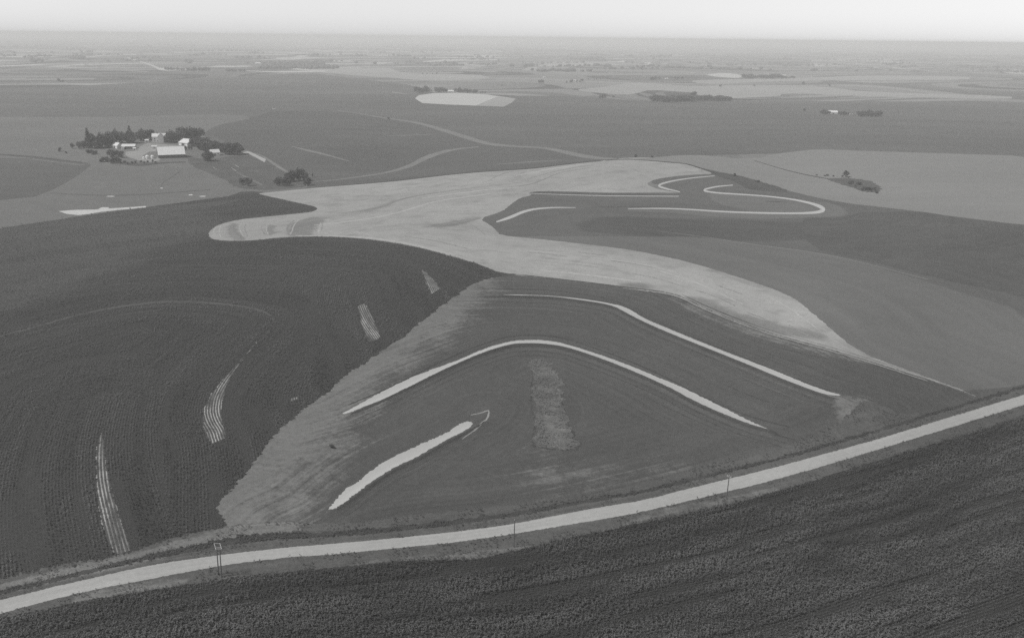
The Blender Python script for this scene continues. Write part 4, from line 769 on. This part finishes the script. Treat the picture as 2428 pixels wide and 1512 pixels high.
gable(r_, 10, 7, 3.4, 3.0, white, roofw, .4, [(0, 1, 2.1)], [(-3, 1.1, 1), (3, 1.1, 1)])
r_, k = bld('garage', 521, 356, 30, 'small pale roofed garage behind the half hidden cottage', 'shed')
gable(r_, 7, 5, 2.6, 1.8, white, roofg, .3, [(0, 2.6, 2.2)], [])
def bin_(px, py, s, label):
    r_, k = bld('grain_bin', px, py, 0, label, 'grain bin'); r = s * k / 2; h = r * 1.5
    for nm, mt, prof in (('drum', white, [(r, -.8), (r, h * .33), (r * 1.02, h * .34), (r, h * .36), (r, h * .66), (r * 1.02, h * .67), (r, h * .69), (r, h)]), ('roof', roofw, [(r * 1.06, h), (r * .55, h + r * .36), (.12, h + r * .6), (.12, h + r * .72)])):
        bm = bmesh.new(); R = [[bm.verts.new((math.cos(a * .3927) * q, math.sin(a * .3927) * q, z)) for a in range(16)] for q, z in prof]
        for A, B in zip(R[:-1], R[1:]):
            for i in range(16): bm.faces.new((A[i], A[(i + 1) % 16], B[(i + 1) % 16], B[i]))
        bm.faces.new(R[-1]); bm_obj(nm, bm, mt, r_)
    r_['group'] = 'small white bins in the yard'
bin_(341, 377, 5.5, 'leftmost and smallest of three white bins in the yard'); bin_(349.5, 376.5, 8.5, 'middle of three white bins in the yard'); bin_(361.5, 376, 8, 'rightmost of three white bins, nearest the long barn')
# distant farm buildings
for nm, px, py, wpx, rz, lab in (('farmhouse',1069,219,13,5,'white house in the grove behind the bright hay field'),('silo',0,0,0,0,''),('barn',650,259,5,0,'white speck of a building alone in the dark far field'),('barn',1580,188,7,0,'white barn of the far farm below the horizon at right'),
        ('shed',1858.5,180,6,0,'white shed at the top of the long far wood'),('shed',1974,270,20,-6,'long white shed at the right edge farm'),('barn',2016.7,272,6,10,'small white barn at the right edge farm'),('barn',612,152,13,0,'bright white barn far beyond the pale strip'),('shed',660,152,7,0,'small pale shed right of the far white barn'),
        ('barn',1290,185,6,0,'white farm building beyond the far pale strip'),('barn',1362,192,7,0,'pale barn of the far centre farm')):
    if not px: continue
    r_, k = bld(nm, px, py, rz, lab, 'house' if nm == 'farmhouse' else nm); w_ = wpx * k; d = min(w_ * .6, 12)
    gable(r_, w_, d, d * .3, d * .3, white, roofw, .4, [(0, 3, 2.6)], [])
p = at(1085, 220); k = mpp(p); r_ = bpy.data.objects.new('silo', None); col.objects.link(r_); r_.location = p; tag(r_, 'white silo beside the house behind the bright hay field', 'silo')
bm = bmesh.new(); R = [[bm.verts.new((math.cos(a * .4488) * q, math.sin(a * .4488) * q, z)) for a in range(14)] for q, z in ((2.6, -1), (2.6, 9))]
for i in range(14): bm.faces.new((R[0][i], R[0][(i + 1) % 14], R[1][(i + 1) % 14], R[1][i]))
bm_obj('drum', bm, white, r_)
bm = bmesh.new(); R = [[bm.verts.new((math.cos(a * .4488) * 2.7 * math.cos(q), math.sin(a * .4488) * 2.7 * math.cos(q), 9 + 2.4 * math.sin(q))) for a in range(14)] for q in (0, .5, 1.0, 1.45)]
for A, B in zip(R[:-1], R[1:]):
    for i in range(14): bm.faces.new((A[i], A[(i + 1) % 14], B[(i + 1) % 14], B[i]))
bm.faces.new(R[-1]); bm_obj('dome', bm, roofw, r_)

# ------------------------------------------------------------------ power poles beside the road
def pole_mesh(h, x=0, y=0):
    bm = bmesh.new(); tube_bm(bm, [Vector((x, y, -1.2)), Vector((x, y, h * .5)), Vector((x + .03, y, h))], [.17, .145, .11], 10); return bm
def arm(root, x0, y0, x1, y1, z, t=.07, h=.10):
    a = Vector((x0, y0, z)); b = Vector((x1, y1, z)); d = (b - a).normalized(); n = d.cross(Vector((0, 0, 1)))
    bm = bmesh.new(); q = [a - n * t, a + n * t, b + n * t, b - n * t]; lo = [bm.verts.new(p_ - Vector((0, 0, h))) for p_ in q]; hi = [bm.verts.new(p_ + Vector((0, 0, h))) for p_ in q]
    bm.faces.new(lo[::-1]); bm.faces.new(hi)
    for i in range(4): bm.faces.new((lo[i], lo[(i + 1) % 4], hi[(i + 1) % 4], hi[i]))
    bmesh.ops.recalc_face_normals(bm, faces=bm.faces); return bm_obj('crossarm', bm, armm, root)
def insul(root, x, y, z):
    bm = bmesh.new(); tube_bm(bm, [Vector((x, y, z)), Vector((x, y, z + .08)), Vector((x, y, z + .2)), Vector((x, y, z + .26))], [.04, .09, .07, .03], 8); bm_obj('insulator', bm, white, root)
r_, k = bld('power_pole', 522, 1364, 0, 'double wooden power pole with a square frame of crossarms', 'power pole')
hh = 8.7
p1 = (-.48, .35); p2 = (.48, -.35)
for q in (p1, p2): bm_obj('pole', pole_mesh(hh - .2, *q), pole_m, r_)
for s in (-.75, .75): arm(r_, s - .55, 1.35, s + .55, -1.35, hh - .1)
arm(r_, -1.3, 1.3, .2, 1.3, hh + .1, .06, .06); arm(r_, -.2, -1.3, 1.3, -1.3, hh + .1, .06, .06); arm(r_, -.75, 0, .75, 0, hh - .3, .06, .08)
for s in (-.75, .75):
    for t_ in (-.9, -.3, .3, .9): insul(r_, s - .55 * t_ , 1.35 * t_, hh)
for px, py, h, l in ((1218, 1296, 8.4, 'single thin power pole beside the road at the centre'), (1722.5, 1183, 8.0, 'single power pole with a small crossarm at the right of the road')):
    r_, k = bld('power_pole', px, py, 0, l, 'power pole'); bm_obj('pole', pole_mesh(h), pole_m, r_)
    if px > 1500:
        arm(r_, -.55, .5, .55, -.5, h - .25); insul(r_, -.45, .4, h - .15); insul(r_, .45, -.4, h - .15)
    insul(r_, 0, 0, h)

# ------------------------------------------------------------------ haze
bm = bmesh.new(); box(bm, -66000, 66000, -66000, 66000, float(VZ.min()) - 1.2, CAMH + 4)
hz = bpy.data.materials.new('haze'); hz.use_nodes = True; t = hz.node_tree; t.nodes.clear(); o_ = t.nodes.new('ShaderNodeOutputMaterial'); pv = t.nodes.new('ShaderNodeVolumePrincipled')
pv.inputs['Color'].default_value = (.99, .99, .985, 1); pv.inputs['Density'].default_value = 1.9e-4; pv.inputs['Anisotropy'].default_value = 0.0
t.links.new(pv.outputs[0], o_.inputs['Volume'])
o = bm_obj('haze', bm, hz); tag(o, kind='stuff')
